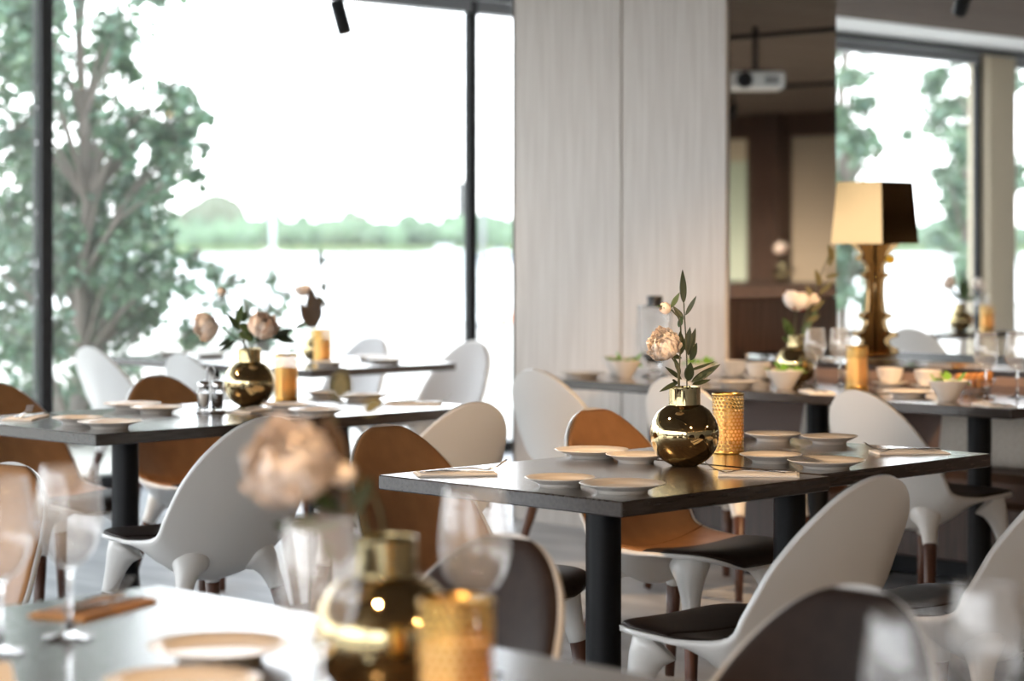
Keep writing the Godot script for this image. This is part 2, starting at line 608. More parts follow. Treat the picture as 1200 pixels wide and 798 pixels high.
func make_ware() -> void:
	ware.plate = lathe([[0, 0.005], [0.053, 0.005], [0.0545, 0.0], [0.0585, 0.0], [0.06, 0.006], [0.07, 0.0105], [0.099, 0.0212], [0.1003, 0.0222], [0.0995, 0.0232], [0.077, 0.0152], [0.067, 0.0125], [0.06, 0.012], [0, 0.012]], 48)
	ware.bowl = lathe([[0, 0], [0.03, 0], [0.032, 0.002], [0.074, 0.072], [0.0755, 0.0745], [0.0745, 0.0755], [0.0725, 0.0735], [0.029, 0.006], [0.026, 0.005], [0, 0.005]], 36)
	ware.cup = lathe([[0, 0.002], [0.026, 0.002], [0.027, 0], [0.03, 0], [0.031, 0.004], [0.042, 0.016], [0.051, 0.035], [0.055, 0.062], [0.0555, 0.064], [0.0545, 0.0645], [0.0525, 0.062], [0.048, 0.036], [0.038, 0.016], [0.02, 0.008], [0, 0.008]], 32)
	ware.saucer = lathe([[0, 0.003], [0.04, 0.003], [0.041, 0], [0.045, 0], [0.046, 0.003], [0.075, 0.014], [0.0755, 0.015], [0.0745, 0.0155], [0.045, 0.0065], [0, 0.006]], 36)
	var hp := []
	for k in 9:
		var a := lerpf(-1.25, 1.25, k / 8.0)
		hp.append(Vector3(0.049 + 0.021 * cos(a), 0.036 + 0.02 * sin(a), 0))
	ware.cup_handle = tube(hp, [0.0045], 8)
	ware.wine_foot = lathe([[0, 0.0008], [0.035, 0.0008], [0.0365, 0.0018], [0.036, 0.003], [0.018, 0.0055], [0.007, 0.011], [0.0046, 0.03], [0.0042, 0.085], [0.006, 0.097], [0.012, 0.1025], [0, 0.1035]], 40)
	ware.wine_bowl = lathe([[0, 0.1037], [0.0125, 0.1037], [0.02, 0.108], [0.031, 0.1185], [0.038, 0.13], [0.0435, 0.144], [0.0465, 0.16], [0.0468, 0.175], [0.0455, 0.195], [0.0425, 0.217], [0.0395, 0.236], [0.0383, 0.2445], [0.0377, 0.2452], [0.037, 0.2445], [0.0385, 0.236], [0.0415, 0.217], [0.0445, 0.195], [0.0457, 0.175], [0.0454, 0.16], [0.0424, 0.1445], [0.037, 0.131], [0.03, 0.12], [0.018, 0.109], [0, 0.106]], 48)
	ware.tumbler = lathe([[0, 0.0005], [0.028, 0.0005], [0.03, 0.002], [0.036, 0.13], [0.0366, 0.1335], [0.036, 0.134], [0.0352, 0.1335], [0.0285, 0.012], [0.024, 0.009], [0, 0.009]], 32)
	# fork: handle along -x, tines along +x, slightly bent
	var st := begin()
	strip_to(st, [[Vector3(-0.1, 0.003, 0), 0.0065, 0.0012], [Vector3(-0.085, 0.004, 0), 0.0085, 0.0015], [Vector3(-0.05, 0.006, 0), 0.0052, 0.0018], [Vector3(0.0, 0.008, 0), 0.0032, 0.002], [Vector3(0.02, 0.007, 0), 0.0036, 0.0018], [Vector3(0.032, 0.0045, 0), 0.0085, 0.0014], [Vector3(0.045, 0.003, 0), 0.0115, 0.0012], [Vector3(0.055, 0.0035, 0), 0.0118, 0.0011]])
	ware.fork_handle = done(st)
	st = begin()
	for k in 4:
		var z := (k - 1.5) * 0.0066
		strip_to(st, [[Vector3(0.05, 0.003, z), 0.0021, 0.0011], [Vector3(0.075, 0.011, z), 0.0019, 0.001], [Vector3(0.094, 0.024, z), 0.0014, 0.0008], [Vector3(0.099, 0.028, z), 0.0005, 0.0005]])
	ware.fork_tines = done(st)
	st = begin()
	strip_to(st, [[Vector3(-0.11, 0.0035, 0), 0.007, 0.002], [Vector3(-0.09, 0.004, 0), 0.0085, 0.0028], [Vector3(-0.03, 0.0045, 0), 0.006, 0.0028], [Vector3(-0.01, 0.0045, 0), 0.0055, 0.0022]])
	ware.knife_handle = done(st)
	st = begin()
	strip_to(st, [[Vector3(-0.012, 0.0045, 0), 0.0055, 0.0015], [Vector3(0.01, 0.0042, 0.001), 0.0088, 0.0009], [Vector3(0.07, 0.004, 0.001), 0.0092, 0.0008], [Vector3(0.1, 0.004, -0.001), 0.0055, 0.0007], [Vector3(0.108, 0.004, -0.004), 0.001, 0.0005]])
	ware.knife_blade = done(st)
	st = begin()
	box_to(st, Vector3(0, 0.0015, 0), Vector3(0.2, 0.003, 0.105), 0.001)
	box_to(st, Vector3(0.003, 0.0045, 0.002), Vector3(0.194, 0.003, 0.099), 0.0012, Transform3D(Basis(Vector3.UP, 0.02), Vector3.ZERO))
	ware.napkin = done(st)
	ware.vase = lathe(smooth_profile([[0, 0.004], [0.026, 0.004], [0.03, 0.0], [0.035, 0.0015], [0.062, 0.018], [0.081, 0.043], [0.0895, 0.078], [0.086, 0.108], [0.07, 0.138], [0.052, 0.1525], [0.0425, 0.157], [0.041, 0.162], [0.041, 0.2], [0.0412, 0.203], [0.0395, 0.204], [0.0385, 0.2], [0.0385, 0.164], [0.04, 0.158], [0.066, 0.136], [0.082, 0.107], [0.085, 0.078], [0.076, 0.045], [0.055, 0.02], [0.02, 0.012], [0, 0.012]]), 56)
	ware.candle_lattice = candle_lattice()
	ware.candle_glass = lathe([[0, 0.004], [0.037, 0.004], [0.038, 0.006], [0.038, 0.115], [0.0375, 0.116], [0.0365, 0.115], [0.0365, 0.008], [0, 0.007]], 32)
	ware.candle_rim = lathe([[0.0405, 0.158], [0.0425, 0.158], [0.0445, 0.159], [0.0445, 0.164], [0.0435, 0.165], [0.0405, 0.164], [0.04, 0.158]], 40)
	ware.candle_base = lathe([[0, 0], [0.043, 0], [0.0445, 0.001], [0.0445, 0.007], [0.0425, 0.008], [0, 0.0075]], 40)
	ware.candle_wax = lathe([[0, 0.0085], [0.033, 0.0085], [0.034, 0.01], [0.034, 0.036], [0.033, 0.037], [0, 0.036]], 24)
	ware.candle_flame = lathe([[0, 0.04], [0.004, 0.045], [0.0052, 0.051], [0.003, 0.062], [0, 0.07]], 12)

func smooth_profile(p: Array) -> Array:
	var pts := []
	for q in p:
		pts.append(Vector2(q[0], q[1]))
	var out := []
	for v in smooth(pts, 4):
		out.append([maxf(v.x, 0.0), v.y])
	return out

func candle_lattice() -> ArrayMesh:
	var st := begin()
	var n := 24
	var r := 0.0435
	var da := TAU / n
	var rc := r * da / sqrt(3.0)
	var dy := rc * 1.5
	var rows := int(0.15 / dy)
	for j in rows:
		for i in n:
			var a0 := (i + 0.5 * (j % 2)) * da
			var y0 := 0.008 + (j + 0.5) * dy
			for k in 6:
				var q := []
				for e in [[k, rc], [k + 1, rc], [k + 1, rc * 0.69], [k, rc * 0.69]]:
					var g: float = PI / 6 + PI / 3 * e[0]
					var a: float = a0 + e[1] * cos(g) / r
					q.append(Vector3(r * cos(a), y0 + e[1] * sin(g), r * sin(a)))
				quad_from(st, q[0], q[1], q[2], q[3], Vector3(0, y0, 0))
	return done(st)

func plate(x, b, size: float, label: String, group: String) -> void:
	var o := single("bread_plate" if size < 0.9 else "side_plate", ware.plate, M.porcelain, P(x, TOP, b), label, "plate", group)
	o.scale = Vector3(size, 1.0, size)

func setting(x, b, deg: float, where: String, plain: Material = null, y := TOP) -> void:
	if plain == null:
		plain = M.napkin
	var turn := deg_to_rad(deg)
	var bs := Basis(Vector3.UP, turn)
	single("napkin", ware.napkin, plain, P(x, y, b), ("folded white napkin under fork and knife " if plain == M.napkin else "tan folded napkin under cutlery ") + where, "napkin", "", turn)
	var f := thing("fork", "steel fork on folded napkin " + where, "fork", P(x, y + 0.006, b) + bs * Vector3(0.035, 0, -0.018), turn + 0.05)
	part(f, "handle", ware.fork_handle, M.steel)
	part(f, "tines", ware.fork_tines, M.steel)
	var k := thing("knife", "steel knife on folded napkin " + where, "knife", P(x, y + 0.006, b) + bs * Vector3(0.02, 0, 0.018), turn - 0.04)
	part(k, "handle", ware.knife_handle, M.steel)
	part(k, "blade", ware.knife_blade, M.steel)

func vase(x, b, f: float, label: String, y := TOP) -> void:
	var o := single("vase", ware.vase, M.gold_vase, P(x, y, b), label, "vase")
	o.scale = Vector3.ONE * f

func candle(x, b, label: String) -> void:
	var o := thing("candle_lantern", label, "candle holder", P(x, TOP, b))
	part(o, "perforated_shade", ware.candle_lattice, M.gold_lattice)
	part(o, "top_rim", ware.candle_rim, M.gold_lattice)
	part(o, "base", ware.candle_base, M.gold_lattice)
	part(o, "glass_cup", ware.candle_glass, M.frosted)
	var w := part(o, "candle", ware.candle_wax, M.wax)
	part(w, "flame", ware.candle_flame, M.flame)
	var l := OmniLight3D.new()
	l.name = "candle_glow"
	l.light_color = Color(1.0, 0.8, 0.56)
	l.light_energy = 0.002
	l.light_size = 0.008
	l.omni_range = 6.0
	l.omni_attenuation = 2.0
	l.shadow_enabled = true
	l.position = Vector3(0, 0.055, 0)
	o.add_child(l)

func wine_glass(x, b, f: float, label: String, group := "") -> void:
	var o := thing("wine_glass", label, "wine glass", P(x, TOP, b), 0.0, group)
	o.scale = Vector3.ONE * f
	part(o, "bowl", ware.wine_bowl, M.thin_glass)
	part(o, "stem", ware.wine_foot, M.glass)

func coffee_cup(x, b, turn: float, label: String) -> void:
	var s := single("saucer", ware.saucer, M.porcelain, P(x, TOP, b), "white saucer under " + label, "saucer")
	var c := thing("cup", label, "cup", P(x, TOP + 0.0066, b), turn)
	part(c, "bowl", ware.cup, M.porcelain)
	part(c, "handle", ware.cup_handle, M.porcelain)

func salad_bowl(x, b, f: float, label: String, filled := true) -> void:
	var o := thing("bowl", label, "bowl", P(x, TOP, b))
	o.scale = Vector3.ONE * f
	part(o, "dish", ware.bowl, M.porcelain)
	if filled:
		for k in 12:
			var a := k * 2.4
			var r := 0.052 * sqrt((k + 0.5) / 12.0)
			var xf := Transform3D(Basis.from_euler(Vector3(rng.randf_range(-0.7, 0.7), a, rng.randf_range(-0.6, 0.6))).scaled(Vector3.ONE * 0.05), Vector3(r * cos(a), 0.066 + rng.randf() * 0.012, r * sin(a)))
			part(o, "salad_leaf", leaf_mesh(0.6, 0.4), M.salad, xf)

# ---------------------------------------------------------------- flowers
var leaf_cache := {}

func leaf_mesh(width: float, bend: float) -> ArrayMesh:
	# unit leaf from the origin along +z, face up, folded along its midrib
	var key := "%.2f %.2f" % [width, bend]
	if leaf_cache.has(key):
		return leaf_cache[key]
	var st := begin()
	var top := []
	var n := 10
	for i in n + 1:
		var f := float(i) / n
		var w := width * 0.5 * pow(sin(PI * pow(f, 0.8)), 0.9) + 0.004
		var y := bend * (f * f * 0.5)
		var q := PackedVector3Array()
		for t in [-1.0, -0.5, 0.0, 0.5, 1.0]:
			q.append(Vector3(w * t, y + 0.22 * w * absf(t), f - bend * bend * 0.12 * f * f))
		for t in [1.0, 0.5, 0.0, -0.5, -1.0]:
			q.append(Vector3(w * t, y + 0.22 * w * absf(t) - 0.008, f - bend * bend * 0.12 * f * f))
		top.append(q)
	closed_rows(st, top)
	leaf_cache[key] = done(st)
	return leaf_cache[key]

# a leaf between two points; face is the way its upper side looks
func add_leaf(parent: Node, a: Vector3, b: Vector3, width: float, m: Material, face: Vector3, bend := 0.25) -> void:
	var d := b - a
	var z := d.normalized()
	var y := (face - z * face.dot(z)).normalized()
	var x := y.cross(z)
	var l := d.length()
	part(parent, "leaf", leaf_mesh(snappedf(clampf(width / l, 0.1, 1.0), 0.05), bend), m, Transform3D(Basis(x * l, y * l, z * l), a))

func petals(layers: Array, seed_: int) -> ArrayMesh:
	# layers: [count, radius, how far a petal closes over, half width in radians, tilt outwards]
	var r := RandomNumberGenerator.new()
	r.seed = seed_
	var st := begin()
	for ly in layers:
		for k in int(ly[0]):
			var ph: float = TAU * k / ly[0] + r.randf_range(-0.25, 0.25) + ly[1] * 7.0
			var rad: float = ly[1] * r.randf_range(0.9, 1.08)
			var over: float = ly[2] * r.randf_range(0.88, 1.1)
			var wid: float = ly[3]
			var wave := r.randf_range(0.0, TAU)
			var top := []
			var bot := []
			for i in 7:
				var f := i / 6.0
				var q := PackedVector3Array()
				var w := PackedVector3Array()
				for j in 7:
					var t := (j - 3) / 3.0
					var psi: float = over * f * (1.0 - 0.14 * t * t * f)
					var rr: float = rad * (1.0 + 0.07 * sin(wave + t * 4.0) * f + 0.05 * f * cos(t * 9.0 + wave))
					var az: float = ph + wid * t * (0.35 + 0.65 * sin(PI * 0.5 * minf(f * 1.4, 1.0)))
					var p := Vector3(rr * sin(psi) * cos(az), -rr * cos(psi) * 0.95, rr * sin(psi) * sin(az))
					q.append(p)
					w.append(p * 0.975)
				top.append(q)
				bot.append(w)
			rows_to(st, top, false)
			rows_to(st, bot, false, true)
	return done(st)

var flower := {}

func make_flowers() -> void:
	flower.peony = petals([[8, 0.34, 2.8, 0.7, 0], [10, 0.48, 2.6, 0.6, 0], [13, 0.62, 2.4, 0.5, 0], [15, 0.75, 2.2, 0.42, 0], [16, 0.88, 2.0, 0.38, 0], [13, 1.0, 1.75, 0.42, 0]], 21)
	flower.loose = petals([[9, 0.4, 2.6, 0.55, 0], [14, 0.58, 2.35, 0.4, 0], [18, 0.74, 2.15, 0.3, 0], [22, 0.88, 1.95, 0.24, 0], [20, 1.0, 1.75, 0.26, 0]], 22)
	flower.bud = petals([[5, 0.6, 2.9, 1.0, 0], [6, 0.8, 2.7, 0.95, 0], [6, 0.95, 2.45, 0.9, 0]], 23)
	flower.base = petals([[7, 0.8, 0.75, 0.5, 0], [5, 1.03, 0.8, 0.3, 0]], 24)

func L(o: Array) -> Vector3:
	return RIGHT * o[0] + Vector3.UP * o[1] + AWAY * (o[2] if o.size() > 2 else 0.0)

# path: points as [right, up, away] from the vase foot, in metres; the blossom sits on its end
func flower_stem(at: Vector3, path: Array, kind: String, size: float, m: Material, leaves: Array, label: String, called := "peony", thick := 0.0022) -> Node3D:
	var o := thing(called, label, "flower", at)
	var pts := []
	for p in path:
		pts.append(L(p))
	pts = smooth(pts, 6)
	part(o, "stem", tube(pts, [thick], 7), M.stem)
	var e: Vector3 = pts[pts.size() - 1]
	var d: Vector3 = (e - pts[pts.size() - 4]).normalized()
	if kind != "":
		var fb := frame_of(d)
		var bl := part(o, "blossom", flower[kind], m, Transform3D(fb.scaled(Vector3.ONE * size), e + d * size * 0.9))
		if kind == "bud":
			for k in 4:
				var a := k * TAU / 4
				var side := fb * Vector3(cos(a), 0, sin(a))
				add_leaf(o, e, e + d * size * 1.5 + side * size * 1.2, size * 0.7, M.leaf_dark, d - side)
		else:
			part(o, "calyx_petals", flower.base, M.petal_red, Transform3D(fb.scaled(Vector3.ONE * size * 0.95), e + d * size * 0.86))
	for l in leaves:
		add_leaf(o, L(l[0]), L(l[1]), l[2], M[l[3]] if l.size() > 3 else M.leaf, (Vector3.UP - AWAY * 1.2 + RIGHT * (l[4] if l.size() > 4 else 0.0)))
	return o

# ---------------------------------------------------------------- trees
func tree_leaf_mesh() -> ArrayMesh:
	var st := begin()
	st.set_smooth_group(-1)
	var pts := [Vector3(0, 0, 0), Vector3(0.42, 0.1, 0.3), Vector3(0.46, 0.1, 0.62), Vector3(0, 0, 1.0), Vector3(-0.46, 0.1, 0.62), Vector3(-0.42, 0.1, 0.3)]
	for k in [[0, 2, 1], [0, 3, 2], [0, 4, 3], [0, 5, 4]]:
		tri(st, pts[k[0]], pts[k[1]], pts[k[2]])
	return done(st)

# clusters: [right, up, away, radius, leaves] from the foot of the trunk
func make_tree(at: Vector3, height: float, clusters: Array, leaf_size: float, tint: Color, label: String, seed_: int, group := "") -> void:
	var r := RandomNumberGenerator.new()
	r.seed = seed_
	var o := thing("tree", label, "tree", at, 0.0, group)
	var st := begin()
	var lean := Vector3(r.randf_range(-0.1, 0.1), 0, r.randf_range(-0.1, 0.1))
	var trunk := []
	for i in 9:
		trunk.append(Vector3(0, height * i / 8.0, 0) + lean * i * 0.4 + Vector3(r.randf_range(-0.04, 0.04), 0, r.randf_range(-0.04, 0.04)))
	tube_to(st, trunk, [0.065, 0.055, 0.048, 0.042, 0.037, 0.032, 0.027, 0.02, 0.012], 9)
	var places := []
	var colors := PackedColorArray()
	for c in clusters:
		var m := L(c)
		var i := clampi(int((m.y - 0.5) / height * 8.0), 0, 7)
		var a: Vector3 = trunk[i]
		var knee := a.lerp(m, 0.5) + Vector3(0, 0.12, 0)
		tube_to(st, smooth([a, knee, m], 5), [0.03, 0.026, 0.022, 0.018, 0.016, 0.014, 0.012, 0.01, 0.008, 0.006, 0.004], 6)
		var twigs := []
		for k in 7:
			var d: Vector3 = Vector3(r.randfn(), r.randfn() * 0.8, r.randfn()).normalized() * c[3] * r.randf_range(0.6, 1.0)
			var e: Vector3 = m + d
			tube_to(st, [m, m.lerp(e, 0.5) + Vector3(0, 0.04, 0), e], [0.007, 0.005, 0.003], 5)
			twigs.append(e)
		for k in int(c[4]):
			var e: Vector3 = twigs[r.randi() % twigs.size()]
			var p: Vector3 = m.lerp(e, sqrt(r.randf()) * 1.05) + Vector3(r.randfn(), r.randfn(), r.randfn()) * c[3] * 0.2
			var s := leaf_size * r.randf_range(0.7, 1.2)
			var bs := Basis.from_euler(Vector3(r.randf_range(-0.3, 1.5), r.randf_range(0, TAU), r.randf_range(-0.7, 0.7))).scaled(Vector3.ONE * s)
			places.append(Transform3D(bs, p))
			var v := r.randf_range(0.7, 1.3)
			colors.append(Color(tint.r * v * r.randf_range(0.9, 1.15), tint.g * v, tint.b * v * r.randf_range(0.85, 1.1)))
	part(o, "trunk", done(st), M.bark)
	var mm := MultiMesh.new()
	mm.transform_format = MultiMesh.TRANSFORM_3D
	mm.use_colors = true
	mm.mesh = tree_leaf_mesh()
	mm.instance_count = places.size()
	for k in places.size():
		mm.set_instance_transform(k, places[k])
		mm.set_instance_color(k, colors[k])
	var f := MultiMeshInstance3D.new()
	f.name = "foliage"
	f.multimesh = mm
	f.material_override = M.tree_leaf
	f.set_meta("kind", "stuff")
	o.add_child(f)

# ---------------------------------------------------------------- lamps on the ceiling
func spotlight(at: Vector3, aim: Vector3, energy: float, label: String, ceiling_y: float, group := "", color := Color(1.0, 0.87, 0.7), angle := 42.0) -> void:
	var o := thing("ceiling_spotlight", label, "spotlight", at, 0.0, group)
	var d := (aim - at).normalized()
	var b := frame_of(-d)
	var xf := Transform3D(b, Vector3.ZERO)
	part(o, "housing", lathe([[0.026, 0.0], [0.036, 0.0], [0.037, 0.002], [0.037, 0.165], [0.035, 0.17], [0, 0.17]], 24), M.black_metal, xf)
	part(o, "lamp_lens", lathe([[0, 0.012], [0.027, 0.012], [0.0275, 0.013], [0, 0.0135]], 20), M.bulb, xf)
	var top := -d * 0.12
	part(o, "stem", tube([top, Vector3(top.x, ceiling_y - at.y, top.z)], [0.009], 10), M.black_metal)
	part(o, "canopy", lathe([[0, -0.03], [0.03, -0.03], [0.031, -0.028], [0.031, 0.0], [0, 0.0]], 20), M.black_metal, Transform3D(Basis.IDENTITY, Vector3(top.x, ceiling_y - at.y, top.z)))
	if energy > 0.0:
		var l := SpotLight3D.new()
		l.name = "spot_beam"
		l.light_color = color
		l.light_energy = energy * (0.33 if at.x < 10.0 else 0.55)
		l.light_size = 0.027
		l.spot_range = 12.0
		l.spot_angle = angle
		l.spot_attenuation = 2.0
		l.spot_angle_attenuation = 0.8
		l.shadow_enabled = true
		l.position = d * 0.004
		l.basis = Basis.looking_at(d, Vector3.UP if absf(d.y) < 0.98 else Vector3.RIGHT)
		o.add_child(l)

func F(r, u, a) -> Vector3:
	return RIGHT * r + Vector3.UP * u + AWAY * a

func facing() -> Basis:
	return Basis(RIGHT, Vector3.UP, -AWAY)

func _ready() -> void:
	rng.seed = 7
	# ---- camera: long lens, shifted down so that uprights stay upright
	var cam := Camera3D.new()
	cam.name = "camera"
	add_child(cam)
	cam.position = Vector3(0, 1.32, 0)
	cam.rotation.y = -PI / 4
	var near := 0.1
	var att := CameraAttributesPhysical.new()
	att.frustum_near = near
	att.frustum_far = 4000.0
	att.frustum_focal_length = 80.0
	att.frustum_focus_distance = 5.6
	att.exposure_aperture = 2.6
	cam.attributes = att
	cam.set_frustum(near * 798.0 / 2600.0, Vector2(0, -near * 114.0 / 2600.0), near, 4000.0)
	cam.current = true
	# ---- sky: bright overcast
	var env := Environment.new()
	env.background_mode = Environment.BG_SKY
	var sky_m := ProceduralSkyMaterial.new()
	sky_m.sky_top_color = col(226, 236, 246)
	sky_m.sky_horizon_color = col(250, 252, 253)
	sky_m.ground_horizon_color = col(214, 216, 214)
	sky_m.ground_bottom_color = col(150, 150, 148)
	sky_m.sky_energy_multiplier = 2.15
	sky_m.ground_energy_multiplier = 1.0
	var sky := Sky.new()
	sky.sky_material = sky_m
	env.sky = sky
	env.tonemap_mode = Environment.TONE_MAPPER_LINEAR
	env.tonemap_exposure = 1.2
	env.volumetric_fog_enabled = true
	env.volumetric_fog_density = 0.0
	env.sdfgi_enabled = true
	env.ssao_enabled = true
	env.ssil_enabled = true
	var we := WorldEnvironment.new()
	we.name = "environment"
	we.environment = env
	add_child(we)
	make_materials()
	build_room()
	build_outdoors()
	build_furniture()
	build_tableware()
	build_flowers()
	build_fittings()

# ---------------------------------------------------------------- the room
func build_room() -> void:
	structure("floor", span(-4.2, 18.8, -0.2, 0.0, -5.2, 10.12), M.floor_stone)
	var ceiling := structure("ceiling", span(-4.2, 18.8, 2.7, 2.95, -5.2, 8.04), M.wall_dark)
	var board := box(Vector3(0.29, 0.022, 13.2), 0.004)
	var n := 0
	while -4.0 + n * 0.3 < 18.6:
		part(ceiling, "ceiling_board", board, M.ceiling_board, Transform3D(Basis.IDENTITY, P(-3.85 + n * 0.3, 2.691, 1.42)))
		n += 1
	structure("trim_1", span(-4.2, 18.8, 2.68, 2.95, 8.04, 8.07), M.white_paint)
	structure("trim_2", span(-4.2, 18.8, 2.84, 3.0, 8.07, 10.25), M.white_paint)
	# unseen walls; the left glazing is added to light camera-facing surfaces
	structure("wall_left", span(-4.4, -4.2, -0.2, 0.3, -5.2, 10.25), M.wall_dark)
	structure("wall_left", span(-4.4, -4.2, 2.6, 3.0, -5.2, 10.25), M.wall_dark)
	structure("wall_back", span(-4.4, 19.0, -0.2, 3.0, -5.4, -5.2), M.grey_paint)
	for k in 5:
		var added_window := Node3D.new()
		added_window.name = "window_%d" % (30 + k)
		added_window.set_meta("kind", "structure")
		add_child(added_window)
		var c0 := -5.2 + k * 3.05
		part(added_window, "pane", span(-4.31, -4.298, 0.3, 2.6, c0 + 0.03, c0 + 3.02), M.pane_glass)
		part(added_window, "mullion", span(-4.36, -4.24, 0.3, 2.6, c0 - 0.03, c0 + 0.03), M.frame_black)
	# far side wall with one window
	structure("wall_right", span(18.6, 18.85, -0.2, 3.0, -2.45, 10.25), M.wall_dark)
	structure("wall_right", span(18.6, 18.85, -0.2, 3.0, -5.2, -3.3), M.wall_dark)
	structure("wall_right", span(18.6, 18.85, -0.2, 0.4, -3.3, -2.45), M.wall_dark)
	structure("wall_right", span(18.6, 18.85, 2.25, 3.0, -3.3, -2.45), M.wall_dark)
	var wn := Node3D.new()
	wn.name = "window_20"
	wn.set_meta("kind", "structure")
	add_child(wn)
	part(wn, "pane", span(18.7, 18.712, 0.4, 2.25, -3.3, -2.45), M.pane_glass)
	part(wn, "pelmet", span(18.5, 18.58, 2.2, 2.45, -3.32, -2.43), M.cream_paint)
	part(wn, "blind", span(18.54, 18.545, 0.42, 2.2, -3.32, -2.43), M.blind)  # added over the pane to tone its bright sky down to pale green
	structure("trim_3", span(18.3, 18.6, 0.0, 2.68, -2.42, -2.02), M.dark_veneer)
	structure("trim_4", span(18.5, 18.6, 0.0, 2.43, -1.98, -0.9), M.wall_beige)
	structure("trim_5", span(18.45, 18.6, 2.43, 2.68, -5.0, 8.0), M.dark_veneer)
	# window wall: one bay after another
	var posts := [-4.2, -2.81, 0.3, 3.41, 6.52, 9.63, 12.74, 15.3]
	for i in posts.size() - 1:
		var w := Node3D.new()
		w.name = "window_%d" % (i + 1)
		w.set_meta("kind", "structure")
		add_child(w)
		var a: float = posts[i]
		var b: float = posts[i + 1]
		part(w, "pane", span(a + 0.035, b - 0.035, 0.06, 2.77, 10.0, 10.012), M.pane_glass)
		part(w, "mullion", span(b - 0.037, b + 0.037, 0.0, 2.84, 9.97, 10.02, 0.004), M.frame_black)
		if b < 9.0:
			part(w, "outer_fin", span(b - 0.055, b - 0.037, 0.0, 2.84, 10.02, 10.03, 0.004), M.frame_grey)
		part(w, "head_rail", span(a + 0.03, b - 0.03, 2.76, 2.84, 9.95, 10.07), M.frame_grey)
		part(w, "sill_rail", span(a + 0.03, b - 0.03, 0.0, 0.07, 9.95, 10.07), M.frame_black)
	structure("wall_front", span(15.33, 15.72, 0.0, 2.84, 9.9, 10.1), M.cream_paint)
	structure("wall_front", span(15.72, 18.8, 0.0, 0.3, 9.95, 10.1), M.cream_paint)
	var w9 := Node3D.new()
	w9.name = "window_9"
	w9.set_meta("kind", "structure")
	add_child(w9)
	part(w9, "pane", span(15.75, 18.55, 0.3, 2.76, 10.0, 10.012), M.pane_glass)
	part(w9, "head_rail", span(15.72, 18.6, 2.76, 2.84, 9.95, 10.07), M.frame_grey)
	structure("trim_6", span(-4.1, 18.6, 2.785, 2.83, 9.55, 9.61), M.frame_black)
	# round concrete pillar by the far window
	var gp := structure("wall_round_pillar", lathe([[0, 0], [0.17, 0], [0.17, 0.002], [0.17, 2.838], [0.17, 2.84], [0, 2.84]], 32), M.grey_paint, P(15.55, 0, 9.45))
	# the clad pillar: pale veneer towards the window bay, mirror over dark veneer on the side
	var pil := structure("wall_pillar", span(7.535, 8.31, 0.0, 2.7, 6.21, 7.49), M.wall_dark)
	part(pil, "panel", span(7.512, 7.534, 0.0, 2.69, 6.19, 6.803, 0.003), M.veneer)
	part(pil, "panel", span(7.512, 7.534, 0.0, 2.69, 6.811, 7.51, 0.003), M.veneer)
	part(pil, "panel", span(7.512, 8.31, 0.0, 2.69, 7.49, 7.512, 0.003), M.veneer)
	part(pil, "mirror_panel", span(7.536, 8.31, 1.075, 2.69, 6.19, 6.209, 0.002), M.mirror)
	part(pil, "dark_panel", span(7.536, 8.31, 0.0, 1.07, 6.186, 6.209, 0.003), M.dark_veneer)
	# tracks under the ceiling boards
	for x in [0.9, 3.0, 6.9, 11.3, 15.1]:
		var t := single("lighting_track", span(x - 0.018, x + 0.018, 2.65, 2.68, -4.6, 7.6 if x < 10.0 else 4.9), M.black_metal, Vector3.ZERO, "black lighting track fixed along the boarded ceiling", "track", "ceiling lighting tracks")
		t.set_meta("kind", "structure")

# ---------------------------------------------------------------- outdoors
func px_clusters(list: Array, u0: float, scale: float, depth: float, r: RandomNumberGenerator, dense: float) -> Array:
	# rows of [sideways, height line, radius], measured in one unit of 1/scale metres
	var out := []
	for c in list:
		var rad: float = c[2] / scale
		out.append([(c[0] - u0) / scale, 1.37 + (285.0 - c[1]) / scale, r.randf_range(-depth, depth), rad, dense * rad * rad])
	return out

